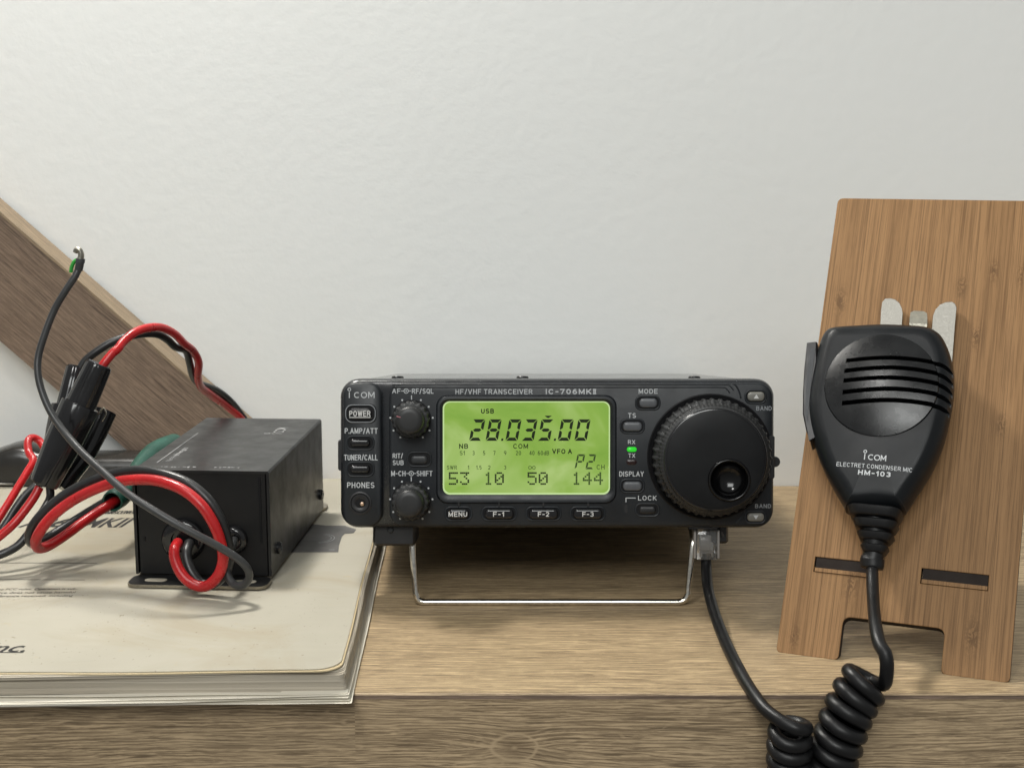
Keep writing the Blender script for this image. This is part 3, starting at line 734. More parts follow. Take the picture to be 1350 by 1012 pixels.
# arch behind: from the fuse holders over to the back of the box
wire([(128, 492, 556), (138, 478, 557), (148, 466, 559), (156, 459, 561), (163, 450, 564), (178, 438, 569), (196, 432, 575), (213, 432, 582), (230, 440, 590), (243, 453, 598), (255, 463, 606), (262, 478, 613), (261, 496, 622), (265, 510, 632), (280, 522, 644), (298, 535, 655), (318, 552, 664), (335, 580, 668)], 1.75, M_RED, 'red_wire')
wire([(104, 490, 572), (112, 476, 573), (128, 463, 574), (150, 450, 576), (180, 441, 580), (205, 440, 586), (220, 447, 592), (231, 457, 598), (245, 462, 606), (250, 478, 614), (254, 494, 624), (262, 505, 634), (285, 514, 648), (305, 530, 658), (322, 552, 667), (338, 580, 670)], 1.65, M_BWIRE, 'black_wire')
# wires to the left
wire([(52, 642, 546), (45, 655, 544), (33, 672, 541), (18, 690, 538), (0, 706, 536), (-30, 728, 533), (-70, 752, 530)], 1.75, M_RED, 'red_wire')
wire([(58, 590, 588), (52, 581, 590), (43, 577, 589), (37, 582, 586), (38, 596, 582), (44, 607, 578), (36, 622, 574), (22, 645, 568), (8, 668, 562), (-12, 698, 556), (-45, 735, 548)], 1.65, M_RED, 'red_wire')
wire([(48, 640, 556), (34, 652, 553), (22, 668, 550), (8, 690, 546), (-10, 715, 543), (-40, 745, 538)], 1.65, M_BWIRE, 'black_wire')
wire([(66, 642, 560), (66, 655, 558), (60, 668, 554), (48, 686, 548), (36, 705, 543), (22, 720, 540), (0, 731, 537), (-35, 742, 535)], 1.65, M_BWIRE, 'black_wire')
# fuse holders: stepped cylinders along an axis
def fuse_holder(a, b, prof, nm='fuse_holder'):
    A, B = at_y(*a), at_y(*b); d = (B - A); L = d.length; d.normalize()
    q = Vector((0, -1, 0)).rotation_difference(-d) if False else d.to_track_quat('Y', 'Z')
    mb = MB(); mb.lathe([(r, t * L) for r, t in prof], (0, 0), 112, mod=lambda j, f: 0.16 * abs(math.cos(2 * math.pi * f * 6)) ** 0.5)
    mb.xf(Matrix.Translation(A - ro) @ q.to_matrix().to_4x4())
    ob = mb.build(nm, M_GLOSS, root, auto=45)
    return ob, A, d, L, q
cap = [(4.9, 0.0), (5.1, 0.01), (5.2, 0.03), (5.8, 0.30), (5.8, 0.33), (7.2, 0.335), (7.5, 0.35), (7.3, 0.5), (7.0, 0.68), (5.6, 0.98), (5.2, 1.0)]
h1_, A, d, L, q = fuse_holder((131, 480, 556), (58, 638, 546), cap)
mb = MB(); mb.lathe([(3.7, -0.1), (4.35, -0.25), (4.3, 0.2)], (0, 0), 24); mb.xf(Matrix.Translation(A - ro) @ q.to_matrix().to_4x4()); mb.build('end_ring', M_PTT, h1_)
h1_.children[0].parent = h1_
cap2 = [(3.2, 0.0), (3.9, 0.02), (4.2, 0.2), (4.4, 0.33), (6.3, 0.34), (6.5, 0.36), (6.3, 0.55), (5.6, 0.75), (4.6, 1.0)]
fuse_holder((101, 482, 574), (66, 640, 560), cap2)
mb = MB()
P = [at_y(u, v, Y) - ro for u, v, Y in ((139, 542, 578), (128, 568, 574), (112, 600, 568), (96, 622, 564), (80, 643, 560))]
mb.tube(P, lambda t: 4.7 - 1.0 * t, 12); mb.build('fuse_cap', M_GLOSS, root, auto=40)
mb = MB(); mb.tube([p - ro for p in catmull(wp([(131, 545, 572), (136, 538, 572), (140, 546, 572), (134, 556, 572)]), 6)], 0.35, 6); mb.build('fuse_clip', M_SPRING, root)
# green sleeve the returning wires run into
P = catmull(wp([(148, 661, 563), (160, 650, 572), (172, 634, 585), (186, 614, 602), (204, 597, 622), (230, 585, 645)]), 8)
mb = MB(); mb.tube([p - ro for p in P], lambda t: 4.3 + 0.5 * math.sin(9 * t) + 0.3 * t, 20, caps=False)
sl = mb.build('green_sleeve', M_GREEN, root); so = sl.modifiers.new('thick', 'SOLIDIFY'); so.thickness = 0.0007

# ------------------------------------------------------------------ thin grey lead with a stripped end
root = empty('thin_lead', tuple(at_y(150, 640, 520)))
tag(root, 'thin dark grey lead with stripped bent end arching up before the fuse holders', 'wire')
ro2 = Vector(root.location) / MM
gb = (Mbx @ (Vector((GR['b'].x, -1.5, GR['b'].z)) * MM)) / MM
def lead(pts, r, mat, name, per=12, flat=1.0):
    mb = MB(); mb.tube([p - ro2 for p in catmull(wp(pts), per)], r, 12, True, flat); return mb.build(name, mat, root)
lead([(309, 711, 530), (308, 714, 522), (303, 728, 515), (299, 745, 511), (301, 760, 509), (309, 770, 507), (320, 771, 505), (328, 762, 503), (326, 749, 501), (312, 735, 500), (288, 720, 499), (262, 706, 498), (232, 690, 498), (200, 671, 500), (168, 650, 504), (136, 622, 510), (108, 596, 516), (86, 571, 522), (68, 545, 526), (56, 518, 529), (50, 492, 531), (51, 468, 533), (60, 438, 535), (72, 408, 537), (86, 384, 538), (98, 366, 539), (104, 354, 540)], lambda t: 1.55 - 0.2 * t, M_GWIRE, 'insulated_lead')
lead([(103.5, 356, 540), (105, 349, 540), (106, 343, 540)], 1.6, M_GWIRE, 'lead_end')
lead([(105.5, 346, 540), (106, 343, 540), (106.2, 341, 540)], 1.75, M_PTT, 'shield_band')
lead([(106, 342, 540), (107, 336, 540), (105, 330, 540), (101, 329, 540), (99, 333, 540)], lambda t: 1.3 - 0.4 * t, metal('tinned_strand', (0.42, 0.40, 0.34), 0.35, 0.5), 'bare_strand')
lead([(103, 342, 541), (98, 345, 541), (94.5, 352, 541), (93.5, 359, 541)], 0.75, M_LGREEN, 'green_core')

# ------------------------------------------------------------------ the transceiver
Mr = Matrix.Translation((CAM + _rc) * MM) @ Matrix.Rotation(-RADIO_T, 4, 'X')
root = empty('radio_transceiver', M=Mr)
tag(root, 'black radio transceiver with lit green display and big tuning dial on a wire stand', 'radio')
RAD = root
def X(u): return (u - 735.0) / PS
def Z(v): return (599.0 - v) / PS
def rr_px(mb, u0, u1, v0, v1, r, prof, **kw):
    mb.rr((X(u0) + X(u1)) / 2, (Z(v0) + Z(v1)) / 2, (u1 - u0) / PS, (v1 - v0) / PS, r / PS, prof, **kw)
mb = MB(); rr_px(mb, 464, 1004, 501, 690, 10, [(0, 20), (0, 186), (1, 187)], smooth=False)
cab = mb.build('cabinet', M_CAB, RAD)
for u in (512, 690, 935):
    mb = MB(); mb.lathe([(2.6, 0), (2.4, -0.8), (1.4, -1.0)], (0, 0), 20); 
    mb.xf(Matrix.Translation((X(u), 45, Z(501))) @ Matrix.Rotation(math.radians(90), 4, 'X') @ Matrix.Scale(-1, 4, (0, 1, 0)))
    mb.v = [Vector((v.x, v.y, Z(501) + abs(v.z - Z(501)))) for v in mb.v]
    mb.build('cover_screw', M_GLOSS, RAD)
# front panel base plate with rounded edges
mb = MB(); rr_px(mb, 447.5, 1022.5, 499.5, 697, 24, [(3.0, 24), (0.6, 22), (0.0, 18), (0.0, 4.5), (0.5, 2.8), (1.5, 1.8)], seg=8)
mb.build('front_panel', plastic('panel_case', (0.012, 0.0135, 0.016), 0.24, 0.1, 3200, 0.6), RAD, auto=50)
# raised left module and main fascia, leaving a groove between them
YF = 0.5
mb = MB(); rr_px(mb, 452, 503.5, 504, 694, 17, [(0, 2.5), (0, 1.0), (0.35, 0.3), (1.0, 0.0)], seg=8); lm = mb.build('left_fascia', M_PANEL, RAD, auto=50)
mb = MB(); rr_px(mb, 513, 1019, 504.5, 694, 19, [(0, 2.5), (0, 1.2), (0.3, 0.75), (0.9, YF)], seg=8); mb.build('main_fascia', M_PANEL, RAD, auto=50)
mb = MB()
for v_, ue in ((507.0, 955), (510.5, 950)):
    mb.tube(catmull([(X(517), YF - 0.02, Z(v_)), (X(700), YF - 0.02, Z(v_)), (X(900), YF - 0.02, Z(v_)), (X(ue), YF - 0.02, Z(v_)), (X(ue + 8), YF - 0.02, Z(v_ + 2.5)), (X(ue + 12), YF - 0.02, Z(v_ + 7))], 6), 0.22, 8)
mb.tube(catmull([(X(966), YF, Z(505.5)), (X(970), YF, Z(508)), (X(974), YF, Z(515)), (X(977), YF, Z(525))], 6), 0.3, 8)
mb.tube(catmull([(X(985), YF, Z(672)), (X(978), YF, Z(682)), (X(970), YF, Z(690))], 6), 0.25, 8)
mb.build('fascia_ridge', M_PANEL, RAD)
# side latches
mb = MB(); rr_px(mb, 443.5, 452, 580, 622, 4, [(0, 16), (0, 5), (0.4, 4)], smooth=True); mb.build('side_latch', M_BLACK, RAD, auto=40)
mb = MB(); mb.lathe([(1.9, 3.0), (2.1, 4.0), (2.1, 9), (1.5, 10)], (X(1024), Z(609.5)), 20); mb.build('release_knob', M_BLACK, RAD, auto=40)
mb = MB(); rr_px(mb, 1012.5, 1021.5, 574, 631, 3, [(0, 2.4), (0, 0.4), (0.3, 0.1)]); mb.build('release_latch', M_BLACK, RAD, auto=40)

# lettering on the panel
INK = MB(); BUP = MB(); BDN = MB()
def ptext(t, u0, u1, v0, v1, y=YF - 0.04, mb=None, bold=0.0, **kw):
    vs_, fs_ = text_geo(t, X(u0), X(u1), Z(v1), Z(v0), y, bold, **kw); (mb or INK).add(vs_, fs_)
YL = -0.04
logo_geo(INK, X(459.5), X(494), Z(524.5), Z(516.5), YL, 0.36)
ptext('P.AMP/ATT', 454.5, 498, 564, 571.5, YL, bold=0.012)
ptext('TUNER/CALL', 453.5, 498, 599, 606.5, YL, bold=0.012)
ptext('PHONES', 457.5, 493.5, 635.5, 643, YL, bold=0.012)
def dual_icon(uc, vc):
    stroke(INK, circle2(X(uc), Z(vc), 0.85, n=16)[:-1], 0.28, YF - 0.04, True)
    INK.add([(x, YF - 0.04, z) for x, z in circle2(X(uc), Z(vc), 0.3, n=10)[:-1]], [list(range(10))])
    for s_ in (-1, 1): stroke(INK, [(X(uc) + s_ * 1.0, Z(vc)), (X(uc) + s_ * 1.9, Z(vc))], 0.26, YF - 0.04)
ptext('AF', 517, 528, 512, 518.5, bold=0.012); dual_icon(535.5, 515.3); ptext('RF/SQL', 543, 571.5, 512, 518.8, bold=0.012)
ptext('M-CH', 515.5, 534.5, 620.5, 627.5, bold=0.012); dual_icon(542, 624); ptext('SHIFT', 549, 570, 620.5, 627.5, bold=0.012)
ptext('RIT/', 517.5, 531, 597.5, 604, bold=0.012); ptext('SUB', 517.5, 532, 606.5, 613, bold=0.012)
ptext('HF/VHF TRANSCEIVER', 600.5, 702, 512.8, 519.6, bold=0.006)
ptext('IC-706MK=', 719.5, 786, 512.5, 519.5, bold=0.03)
ptext('MODE', 842, 867, 512.5, 518.8, bold=0.012); ptext('TS', 828, 838.5, 544.3, 550.8, bold=0.012)
ptext('RX', 828, 837.5, 579.8, 585.3, bold=0.012); ptext('TX', 828.5, 837.5, 597.6, 603.2, bold=0.012)
ptext('DISPLAY', 816.5, 849, 621.2, 628, bold=0.012); ptext('LOCK', 841.5, 866, 653.2, 659.6, bold=0.012)
stroke(INK, [(X(825.5), Z(662)), (X(825.5), Z(656.6))], 0.32, YF - 0.04); stroke(INK, [(X(825.0), Z(656.4)), (X(838.5), Z(656.4))], 0.32, YF - 0.045)
ptext('BAND', 997, 1017.5, 535.2, 541, mb=BUP, bold=0.012)
ptext('BAND', 996, 1017, 664.3, 669.8, mb=BDN, bold=0.012)
for (uc, vc) in ((542.5, 552.5), (542, 660)):
    stroke(INK, [(X(uc), Z(vc - 25.0)), (X(uc), Z(vc - 31.5))], 0.36, YF - 0.04)
    for a in (-64, -36, -4, 32, 58):
        for s_ in (-1, 1):
            # ticks around the knob as printed dots
            ang = math.radians(90 - s_ * (90 + a)) 
            cx2_, cz2_ = X(uc) + 8.15 * math.cos(ang), Z(vc) + 8.15 * math.sin(ang)
            INK.add([(x, YF - 0.04, z) for x, z in circle2(cx2_, cz2_, 0.38, n=10)[:-1]], [list(range(10))])
INK.build('panel_lettering', M_INK, RAD, recalc=False); BUP.build('band_lettering', M_INKD, RAD, recalc=False); BDN.build('band_lettering', M_INKD, RAD, recalc=False)

# buttons: dark well ring, cap standing proud
def button(name, u0, u1, v0, v1, cu0, cu1, cv0, cv1, mat, y=YF, r=None, proud=1.3, txt=None, tmat=None, bold=0.015, dome=0.5, parent=RAD, well=True, tm=1.4):
    h = v1 - v0
    w_ = MB(); rr_px(w_, u0, u1, v0, v1, r or h * 0.42, [(0, y + 0.4), (0, y - 0.05), (0.25, y - 0.35), (0.6, y - 0.3), (0.9, y + 0.05)], cap1=False, seg=8)
    root_ = MB(); ch = cv1 - cv0
    rr_px(root_, cu0, cu1, cv0, cv1, ch * 0.42, [(0, y + 0.3), (0, y - proud + dome), (0.18, y - proud + 0.45 * dome), (0.55, y - proud + 0.08), (1.1, y - proud)], seg=8)
    b = root_.build(name, mat, parent, auto=60)
    ob = w_.build('key_surround', M_PANEL, b, auto=60)
    p_ = MB(); rr_px(p_, u0 + 2, u1 - 2, v0 + 2, v1 - 2, h * 0.36, [(0, y + 0.3), (0, y - 0.03)], seg=8); p_.build('key_well', M_WELL, b)
    if txt:
        t_ = MB(); vs_, fs_ = text_geo(txt[0], X(txt[1]), X(txt[2]), Z(txt[4]), Z(txt[3]), y - proud - 0.05, bold); t_.add(vs_, fs_)
        t_.build('key_lettering', tmat or M_INKW, b, recalc=False)
    return b
b = button('power_button', 454.5, 496.5, 532, 558, 460.5, 490.5, 537.5, 552.5, M_BLACK, 0.0, 9, 1.2, ('POWER', 461, 489, 541, 548.5), M_INKW)
ln = MB(); rr_px(ln, 455.5, 495.5, 533, 557, 9.5, [(0.0, -0.36), (0.0, -0.40), (0.32, -0.40), (0.32, -0.36)], cap0=False, cap1=False, seg=8); ln.build('outline', M_INKD, b)
ln = MB(); ln.box(X(461), X(489), -1.26, -1.2, Z(550.4), Z(549.3)); ln.build('key_line', M_INKW, b)
button('function_button', 456, 494, 573.5, 594, 462, 488, 578, 588, M_GLOSS, 0.0, None, 1.9, dome=1.0)
button('function_button', 456, 494, 607.5, 629, 462, 488, 612.5, 623, M_GLOSS, 0.0, None, 1.9, dome=1.0)
button('rit_button', 536, 569.5, 594.5, 616, 542, 563, 600, 611, plastic('key_charcoal', (0.035, 0.037, 0.04), 0.4, 0.1), proud=1.0)
button('mode_button', 837, 871, 521, 541, 843, 866, 525, 537, M_KEY)
button('step_button', 817, 850.5, 551.5, 572, 821.5, 846, 556, 568, M_KEY)
button('display_button', 817, 850.5, 630.5, 650.5, 821.5, 846, 634.5, 646.5, M_KEY)
button('lock_button', 837, 870.5, 662.5, 682, 843, 865, 667, 677.5, M_BLACK, proud=0.7)
for (v0, v1, up_) in ((513, 532.5, True), (672.5, 691, False)):
    b = button('band_button', 981.5, 1011, v0, v1, 985.5, 1007.5, v0 + 3.5, v1 - 4, M_KEYL, proud=1.1)
    t_ = MB(); vc = (v0 + v1) / 2 - 0.3; s_ = 1 if up_ else -1
    t_.add([(X(993.0), YF - 1.18, Z(vc + 2.6 * s_)), (X(1000.0), YF - 1.18, Z(vc + 2.6 * s_)), (X(996.5), YF - 1.18, Z(vc - 2.8 * s_))], [[0, 1, 2]])
    t_.build('arrow_mark', M_INKW if up_ else M_INK, b, recalc=False)
for (t, u0, u1, tu0, tu1) in (('MENU', 585.5, 623, 591.5, 616), ('F-1', 634, 682, 650, 664.5), ('F-2', 692.5, 740.5, 709, 724), ('F-3', 751, 799, 767.5, 782.5)):
    button('soft_key', u0, u1, 667, 687, u0 + 5, u1 - 5, 670, 684, M_GLOSS, proud=1.9, txt=(t, tu0, tu1, 674, 680.3), dome=1.0, bold=0.02)
mb = MB()
for u in (604.5, 658, 716.5, 775.5): rr_px(mb, u - 1.6, u + 1.6, 657, 668, 1.5, [(0, 0.6), (0, YF - 0.5), (0.15, YF - 0.6)])
rr_px(mb, 823.3, 827.6, 665, 676.5, 2, [(0, 0.6), (0, YF - 0.1)])
mb.build('key_pointer', M_BLACK, RAD)
# LEDs
mb = MB(); rr_px(mb, 826.5, 839.5, 589, 595.5, 3.2, [(0, 0.7), (0, YF - 0.2), (0.5, YF - 0.6)]); mb.build('receive_lamp', M_LED, RAD, auto=60)
mb = MB(); rr_px(mb, 826, 839.5, 605.5, 612.5, 3.5, [(0, 0.7), (0, YF - 0.15), (0.5, YF - 0.4)]); mb.build('transmit_lamp', plastic('dark_lens', (0.02, 0.008, 0.008), 0.2, 0), RAD, auto=60)
# phones jack
jc = (X(474.8), Z(663))
mb = MB(); mb.lathe([(4.5, 0.4), (4.5, -0.1), (4.2, -0.35), (3.7, -0.3), (3.5, 0.02), (3.3, -0.25), (2.2, -0.25), (1.9, -0.1), (1.75, 0.02)], jc, 40, cap1=False)
jk = mb.build('phones_jack', M_BLACK, RAD, auto=50)
mb = MB(); mb.lathe([(1.8, 0.2), (1.8, -0.05)], jc, 24); mb.build('jack_hole', M_WELL, jk)
mb = MB(); mb.lathe([(0.85, 0.1), (0.8, -0.12), (0.3, -0.22)], (jc[0] + 0.7, jc[1] - 0.3), 12); mb.build('jack_contact', M_COPPER, jk)

# control knobs
for (uc, vc, ptr) in ((542.5, 552.5, True), (542, 660, False)):
    c = (X(uc), Z(vc))
    mb = MB(); mb.lathe([(7.5, YF + 0.2), (7.5, YF - 0.3), (7.2, YF - 0.3)], c, 48); outer_w = mb
    kn = MB(); kn.lathe([(6.9, YF), (7.0, YF - 1.5), (6.9, YF - 6.2), (6.5, YF - 6.8), (5.7, YF - 7.0)], c, 144, mod=lambda j, f: (0.22 * math.copysign(abs(math.cos(2 * math.pi * f * 18)) ** 0.5, math.cos(2 * math.pi * f * 18)) if 0 < j < 4 else 0))
    k = kn.build('control_knob', M_KNOB, RAD, auto=35)
    kc = MB(); kc.lathe([(5.5, YF - 6.9), (5.35, YF - 11.2), (5.0, YF - 12.3), (4.4, YF - 12.8), (3.0, YF - 12.95), (0.4, YF - 13.0)], c, 144, mod=lambda j, f: (0.1 * math.cos(2 * math.pi * f * 36) if j < 2 else 0))
    kc.build('inner_knob', M_KNOB, k, auto=40)
    outer_w.build('knob_skirt', M_WELL, k)
    if ptr:
        pm = MB(); pm.box(c[0] - 5.0, c[0] - 3.4, YF - 12.95, YF - 12.3, c[1] + 0.35, c[1] + 0.65); pm.xf(Matrix.Translation((c[0], 0, c[1])) @ Matrix.Rotation(math.radians(14), 4, 'Y') @ Matrix.Translation((-c[0], 0, -c[1])))
        pm.build('pointer_mark', plastic('pointer_pink', (0.45, 0.16, 0.19), 0.5, 0), k)
# tuning dial
c = (X(936.5), Z(602.0))
mb = MB(); mb.lathe([(24.2, YF + 0.3), (24.2, YF - 0.15), (23.7, YF - 0.45), (23.2, YF - 0.2)], c, 96, cap1=True); well = mb
dl = MB()
def knurl(j, f):
    if j in (2, 3, 4): return 0.62 * max(0.0, math.cos(2 * math.pi * f * 44)) ** 0.6
    if j in (6, 7): return 0.16 * math.cos(2 * math.pi * f * 88)
    return 0
dl.lathe([(21.8, YF), (22.0, YF - 1.0), (22.0, YF - 2.0), (21.9, YF - 7.0), (21.6, YF - 8.0), (20.6, YF - 8.6), (20.8, YF - 9.2), (20.6, YF - 12.2), (19.9, YF - 12.8), (19.2, YF - 13.0)], c, 528, mod=knurl, smooth=True)
dial = dl.build('tuning_dial', M_KNOB, RAD, auto=35)
well.build('dial_well', M_WELL, dial, auto=40)
fc = MB(); fc.lathe([(19.2, YF - 12.6), (19.15, YF - 14.2), (18.7, YF - 14.8), (18.0, YF - 15.0), (10.0, YF - 15.25), (0.05, YF - 15.3)], c, 96)
face = fc.build('dial_face', M_DIALF, dial, auto=40)
fr_ = MB(); fr_.lathe([(19.3, YF - 14.0), (19.35, YF - 14.45), (19.1, YF - 14.75), (18.75, YF - 14.9), (18.4, YF - 14.95)], c, 128, cap0=False, cap1=False); fr_.build('face_rim', M_GLOSS, dial)
dc = (c[0] + 5.0, c[1] - 7.6)
ct = MB(); ct.lathe([(0.05, YF - 9.0), (3.0, YF - 9.2), (5.0, YF - 10.4), (6.5, YF - 13.6), (6.9, YF - 15.6), (6.9, YF - 19), (0.05, YF - 19)], dc, 48)
cut = ct.build('cut', M_GLOSS, dial); boolean(face, cut); boolean(dial, cut); drop(cut); dial.data.set_sharp_from_angle(angle=math.radians(35)); face.data.set_sharp_from_angle(angle=math.radians(40))
mb = MB(); mb.lathe([(8.0, YF - 15.1), (7.95, YF - 15.9), (7.6, YF - 16.3), (7.2, YF - 16.3), (6.85, YF - 15.9)] + [(6.8 * math.sin(math.radians(a)), YF - 15.7 + 5.6 * math.cos(math.radians(a)) ** 0.9) for a in (86, 78, 70, 62, 54, 46, 38, 30, 22, 14, 7, 1)], dc, 72, cap0=False)
mb.build('finger_dimple', plastic('dimple_gloss', (0.002, 0.002, 0.0022), 0.16, 0, spec=0.4), dial, auto=60)

# display: bezel, lit screen, characters
mb = MB(); cxp, czp = (X(580) + X(809)) / 2, (Z(523.5) + Z(660)) / 2
def bz(u0, u1, v0, v1, r, y): return [(x, y, z) for x, z in rrect((X(u0) + X(u1)) / 2, (Z(v0) + Z(v1)) / 2, (u1 - u0) / PS, (v1 - v0) / PS, r / PS, 8)]
mb.loft([bz(575, 813, 520.5, 664, 15, YF + 0.3), bz(575, 813, 520.5, 664, 15, YF - 0.02), bz(577, 811, 522.5, 662, 14, YF - 0.85), bz(580, 808, 525.5, 657, 12, YF - 0.95), bz(584, 804, 529, 651.5, 9, YF - 0.05)], False, False, True)
mb.build('display_bezel', M_PANEL, RAD, auto=40)
mb = MB(); mb.loft([bz(583.4, 804.6, 528.4, 652.1, 9, YF - 0.12), bz(585.6, 802.6, 530.4, 649.6, 8, YF - 0.06)], False, False, False)
mb.build('screen_edge_glow', M_LCDRIM, RAD)
mb = MB(); mb.loft([bz(585.6, 802.6, 530.4, 649.6, 8, YF + 0.2), bz(585.6, 802.6, 530.4, 649.6, 8, YF - 0.06)], True, True, False)
scr = mb.build('screen', M_LCD, RAD)
YS = YF - 0.10
SEG = MB(); SEGD = MB()
def LX(x): return X(580 + x / 5.87)
def LZ(y): return Z(525 + y / 5.87)
def seg7(mb, ch, x0, x1, y0, y1, th, sh):
    """seven-segment digit; crop units, sh = slant in px per px"""
    on = {'0': 'abcdef', '2': 'abged', '3': 'abgcd', '5': 'afgcd', '8': 'abcdefg', 'P': 'abefg'}[ch]
    ym = (y0 + y1) / 2; w = x1 - x0; g_ = th * 0.14
    def q(px, py): return (LX(x0 + px + (y1 - py) * sh), YS, LZ(py))
    polys = {
        'a': [(g_, y0), (w - g_, y0), (w - th, y0 + th), (th, y0 + th)],
        'd': [(g_, y1), (w - g_, y1), (w - th, y1 - th), (th, y1 - th)],
        'g': [(th * 0.6, ym), (th * 1.2, ym - th / 2), (w - th * 1.2, ym - th / 2), (w - th * 0.6, ym), (w - th * 1.2, ym + th / 2), (th * 1.2, ym + th / 2)],
        'f': [(0, y0 + g_ * 1.5), (th * 0.9, y0 + th * 1.15), (th * 0.9, ym - th * 0.65), (th * 0.3, ym - g_), (0, ym - g_ * 2)],
        'b': [(w, y0 + g_ * 1.5), (w - th * 0.9, y0 + th * 1.15), (w - th * 0.9, ym - th * 0.65), (w - th * 0.3, ym - g_), (w, ym - g_ * 2)],
        'e': [(0, y1 - g_ * 1.5), (th * 0.9, y1 - th * 1.15), (th * 0.9, ym + th * 0.65), (th * 0.3, ym + g_), (0, ym + g_ * 2)],
        'c': [(w, y1 - g_ * 1.5), (w - th * 0.9, y1 - th * 1.15), (w - th * 0.9, ym + th * 0.65), (w - th * 0.3, ym + g_), (w, ym + g_ * 2)]}
    for s_ in on: mb.add([q(*p) for p in polys[s_]], [list(range(len(polys[s_])))])
for ch, x0 in (('2', 225), ('8', 352), ('0', 506), ('3', 630), ('5', 755), ('0', 910), ('0', 1040)):
    seg7(SEG, ch, x0, x0 + 95, 162, 328, 25, 0.19)
for x0 in (470, 878): SEG.add([(LX(x0 + a), YS, LZ(b)) for a, b in ((2, 328), (18, 328), (22, 310), (6, 310))], [[0, 1, 2, 3]])
SEG.add([(LX(810), YS, LZ(134)), (LX(866), YS, LZ(134)), (LX(850), YS, LZ(146)), (LX(838), YS, LZ(152)), (LX(824), YS, LZ(146))], [[0, 1, 2, 3, 4]])
for ch, x0 in (('P', 1042), ('2', 1126)): seg7(SEGD, ch, x0, x0 + 60, 432, 548, 15, 0.2)
def ltext(t, x0, x1, y0, y1, mb=SEG, bold=0.0):
    vs_, fs_ = text_geo(t, LX(x0), LX(x1), LZ(y1), LZ(y0), YS, bold); mb.add(vs_, fs_)
ltext('USB', 318, 418, 79, 117, bold=0.03); ltext('NB', 148, 218, 351, 389, bold=0.022); ltext('COM', 567, 682, 351, 389, bold=0.015)
ltext('VFO A', 869, 1022, 391, 429, bold=0.028)
for t, a, b in (('S1', 153, 192), ('3', 251, 268), ('5', 333, 350), ('7', 413, 430), ('9', 495, 514), ('20', 587, 628), ('40', 692, 732), ('60dB', 757, 845)): ltext(t, a, b, 406, 439, SEGD, 0.006)
for t, a, b in (('SWR', 52, 131), ('1', 215, 225), ('1.5', 280, 322), ('2', 372, 391), ('3', 495, 513)): ltext(t, a, b, 519, 550, SEGD, 0.006)
ltext('CH', 1213, 1275, 513, 550, SEGD, 0.006)
inf = [(712 + 26 * math.cos(t) / (1 + math.sin(t) ** 2), 536 + 34 * math.sin(t) * math.cos(t) / (1 + math.sin(t) ** 2)) for t in [2 * math.pi * k / 32 for k in range(32)]]
stroke(SEGD, [(LX(a), LZ(b)) for a, b in inf], 0.22, YS, True)
DOT = {'S': ['11111', '10000', '10000', '11110', '00001', '00001', '11110'], '3': ['11111', '00010', '00100', '00010', '00001', '10001', '01110'],
       '1': ['00100', '01100', '00100', '00100', '00100', '00100', '01110'], '0': ['01110', '10001', '10011', '10101', '11001', '10001', '01110'],
       '5': ['11111', '10000', '11110', '00001', '00001', '10001', '01110'], '4': ['00010', '00110', '01010', '10010', '11111', '00010', '00010']}
for ch, x0, m_ in (('S', 68, SEG), ('3', 155, SEG), ('1', 340, SEGD), ('0', 424, SEG), ('5', 678, SEG), ('0', 764, SEG), ('1', 1022, SEGD), ('4', 1106, SEGD), ('4', 1192, SEGD)):
    for r_, row in enumerate(DOT[ch]):
        for k_, bit in enumerate(row):
            if bit == '1':
                a, b = x0 + k_ * 14.4, 571 + r_ * 14.1
                m_.add([(LX(a), YS, LZ(b)), (LX(a + 13.4), YS, LZ(b)), (LX(a + 13.4), YS, LZ(b + 13.0)), (LX(a), YS, LZ(b + 13.0))], [[0, 1, 2, 3]])
SEG.build('screen_characters', M_SEG, scr, recalc=False); SEGD.build('dim_characters', M_SEGD, scr, recalc=False)
# feet, wire stand, microphone socket
for (u0, u1) in ((489, 546), (938, 968)):
    mb = MB(); rr_px(mb, u0, u1, 690, 723, 5, [(1.0, 6 + (7 if u0 > 700 else 0)), (0.0, 7.5 + (7 if u0 > 700 else 0)), (0.0, 26), (1, 27)]); f_ = mb.build('front_foot', M_BLACK, RAD, auto=40)
    if u0 > 700:
        mb = MB(); mb.tube([(X(954.5), 12.9, Z(700)), (X(960.5), 12.9, Z(714))], 0.5, 8); mb.build('foot_rib', M_KEY, f_)
    else:
        mb = MB(); mb.lathe([(1.4, 6.1), (1.3, 5.8), (0.6, 5.7)], (X(513), Z(701)), 14); mb.build('foot_screw', M_PANEL, f_)
rz = None
for u in (500, 968):
    zt = Z(690)
    y1 = 172.0
    hgt = 0
    wz = (Mr @ (Vector((0, y1, zt)) * MM)).z / MM
    ft = MB(); ft.lathe([(6.0, 0), (6.4, -wz / math.cos(RADIO_T) + 1.2), (5.6, -wz / math.cos(RADIO_T) + 0.6)], (0, 0), 24)
    ft.xf(Matrix.Translation((X(u), y1, zt + 0.3)) @ Matrix.Rotation(math.radians(90), 4, 'X') @ Matrix.Scale(1, 4))
    ft.v = [Vector((v.x, v.y, zt + 0.3 - abs(v.z - zt - 0.3))) for v in ft.v]
    ft.build('rear_foot', M_BLACK, RAD)
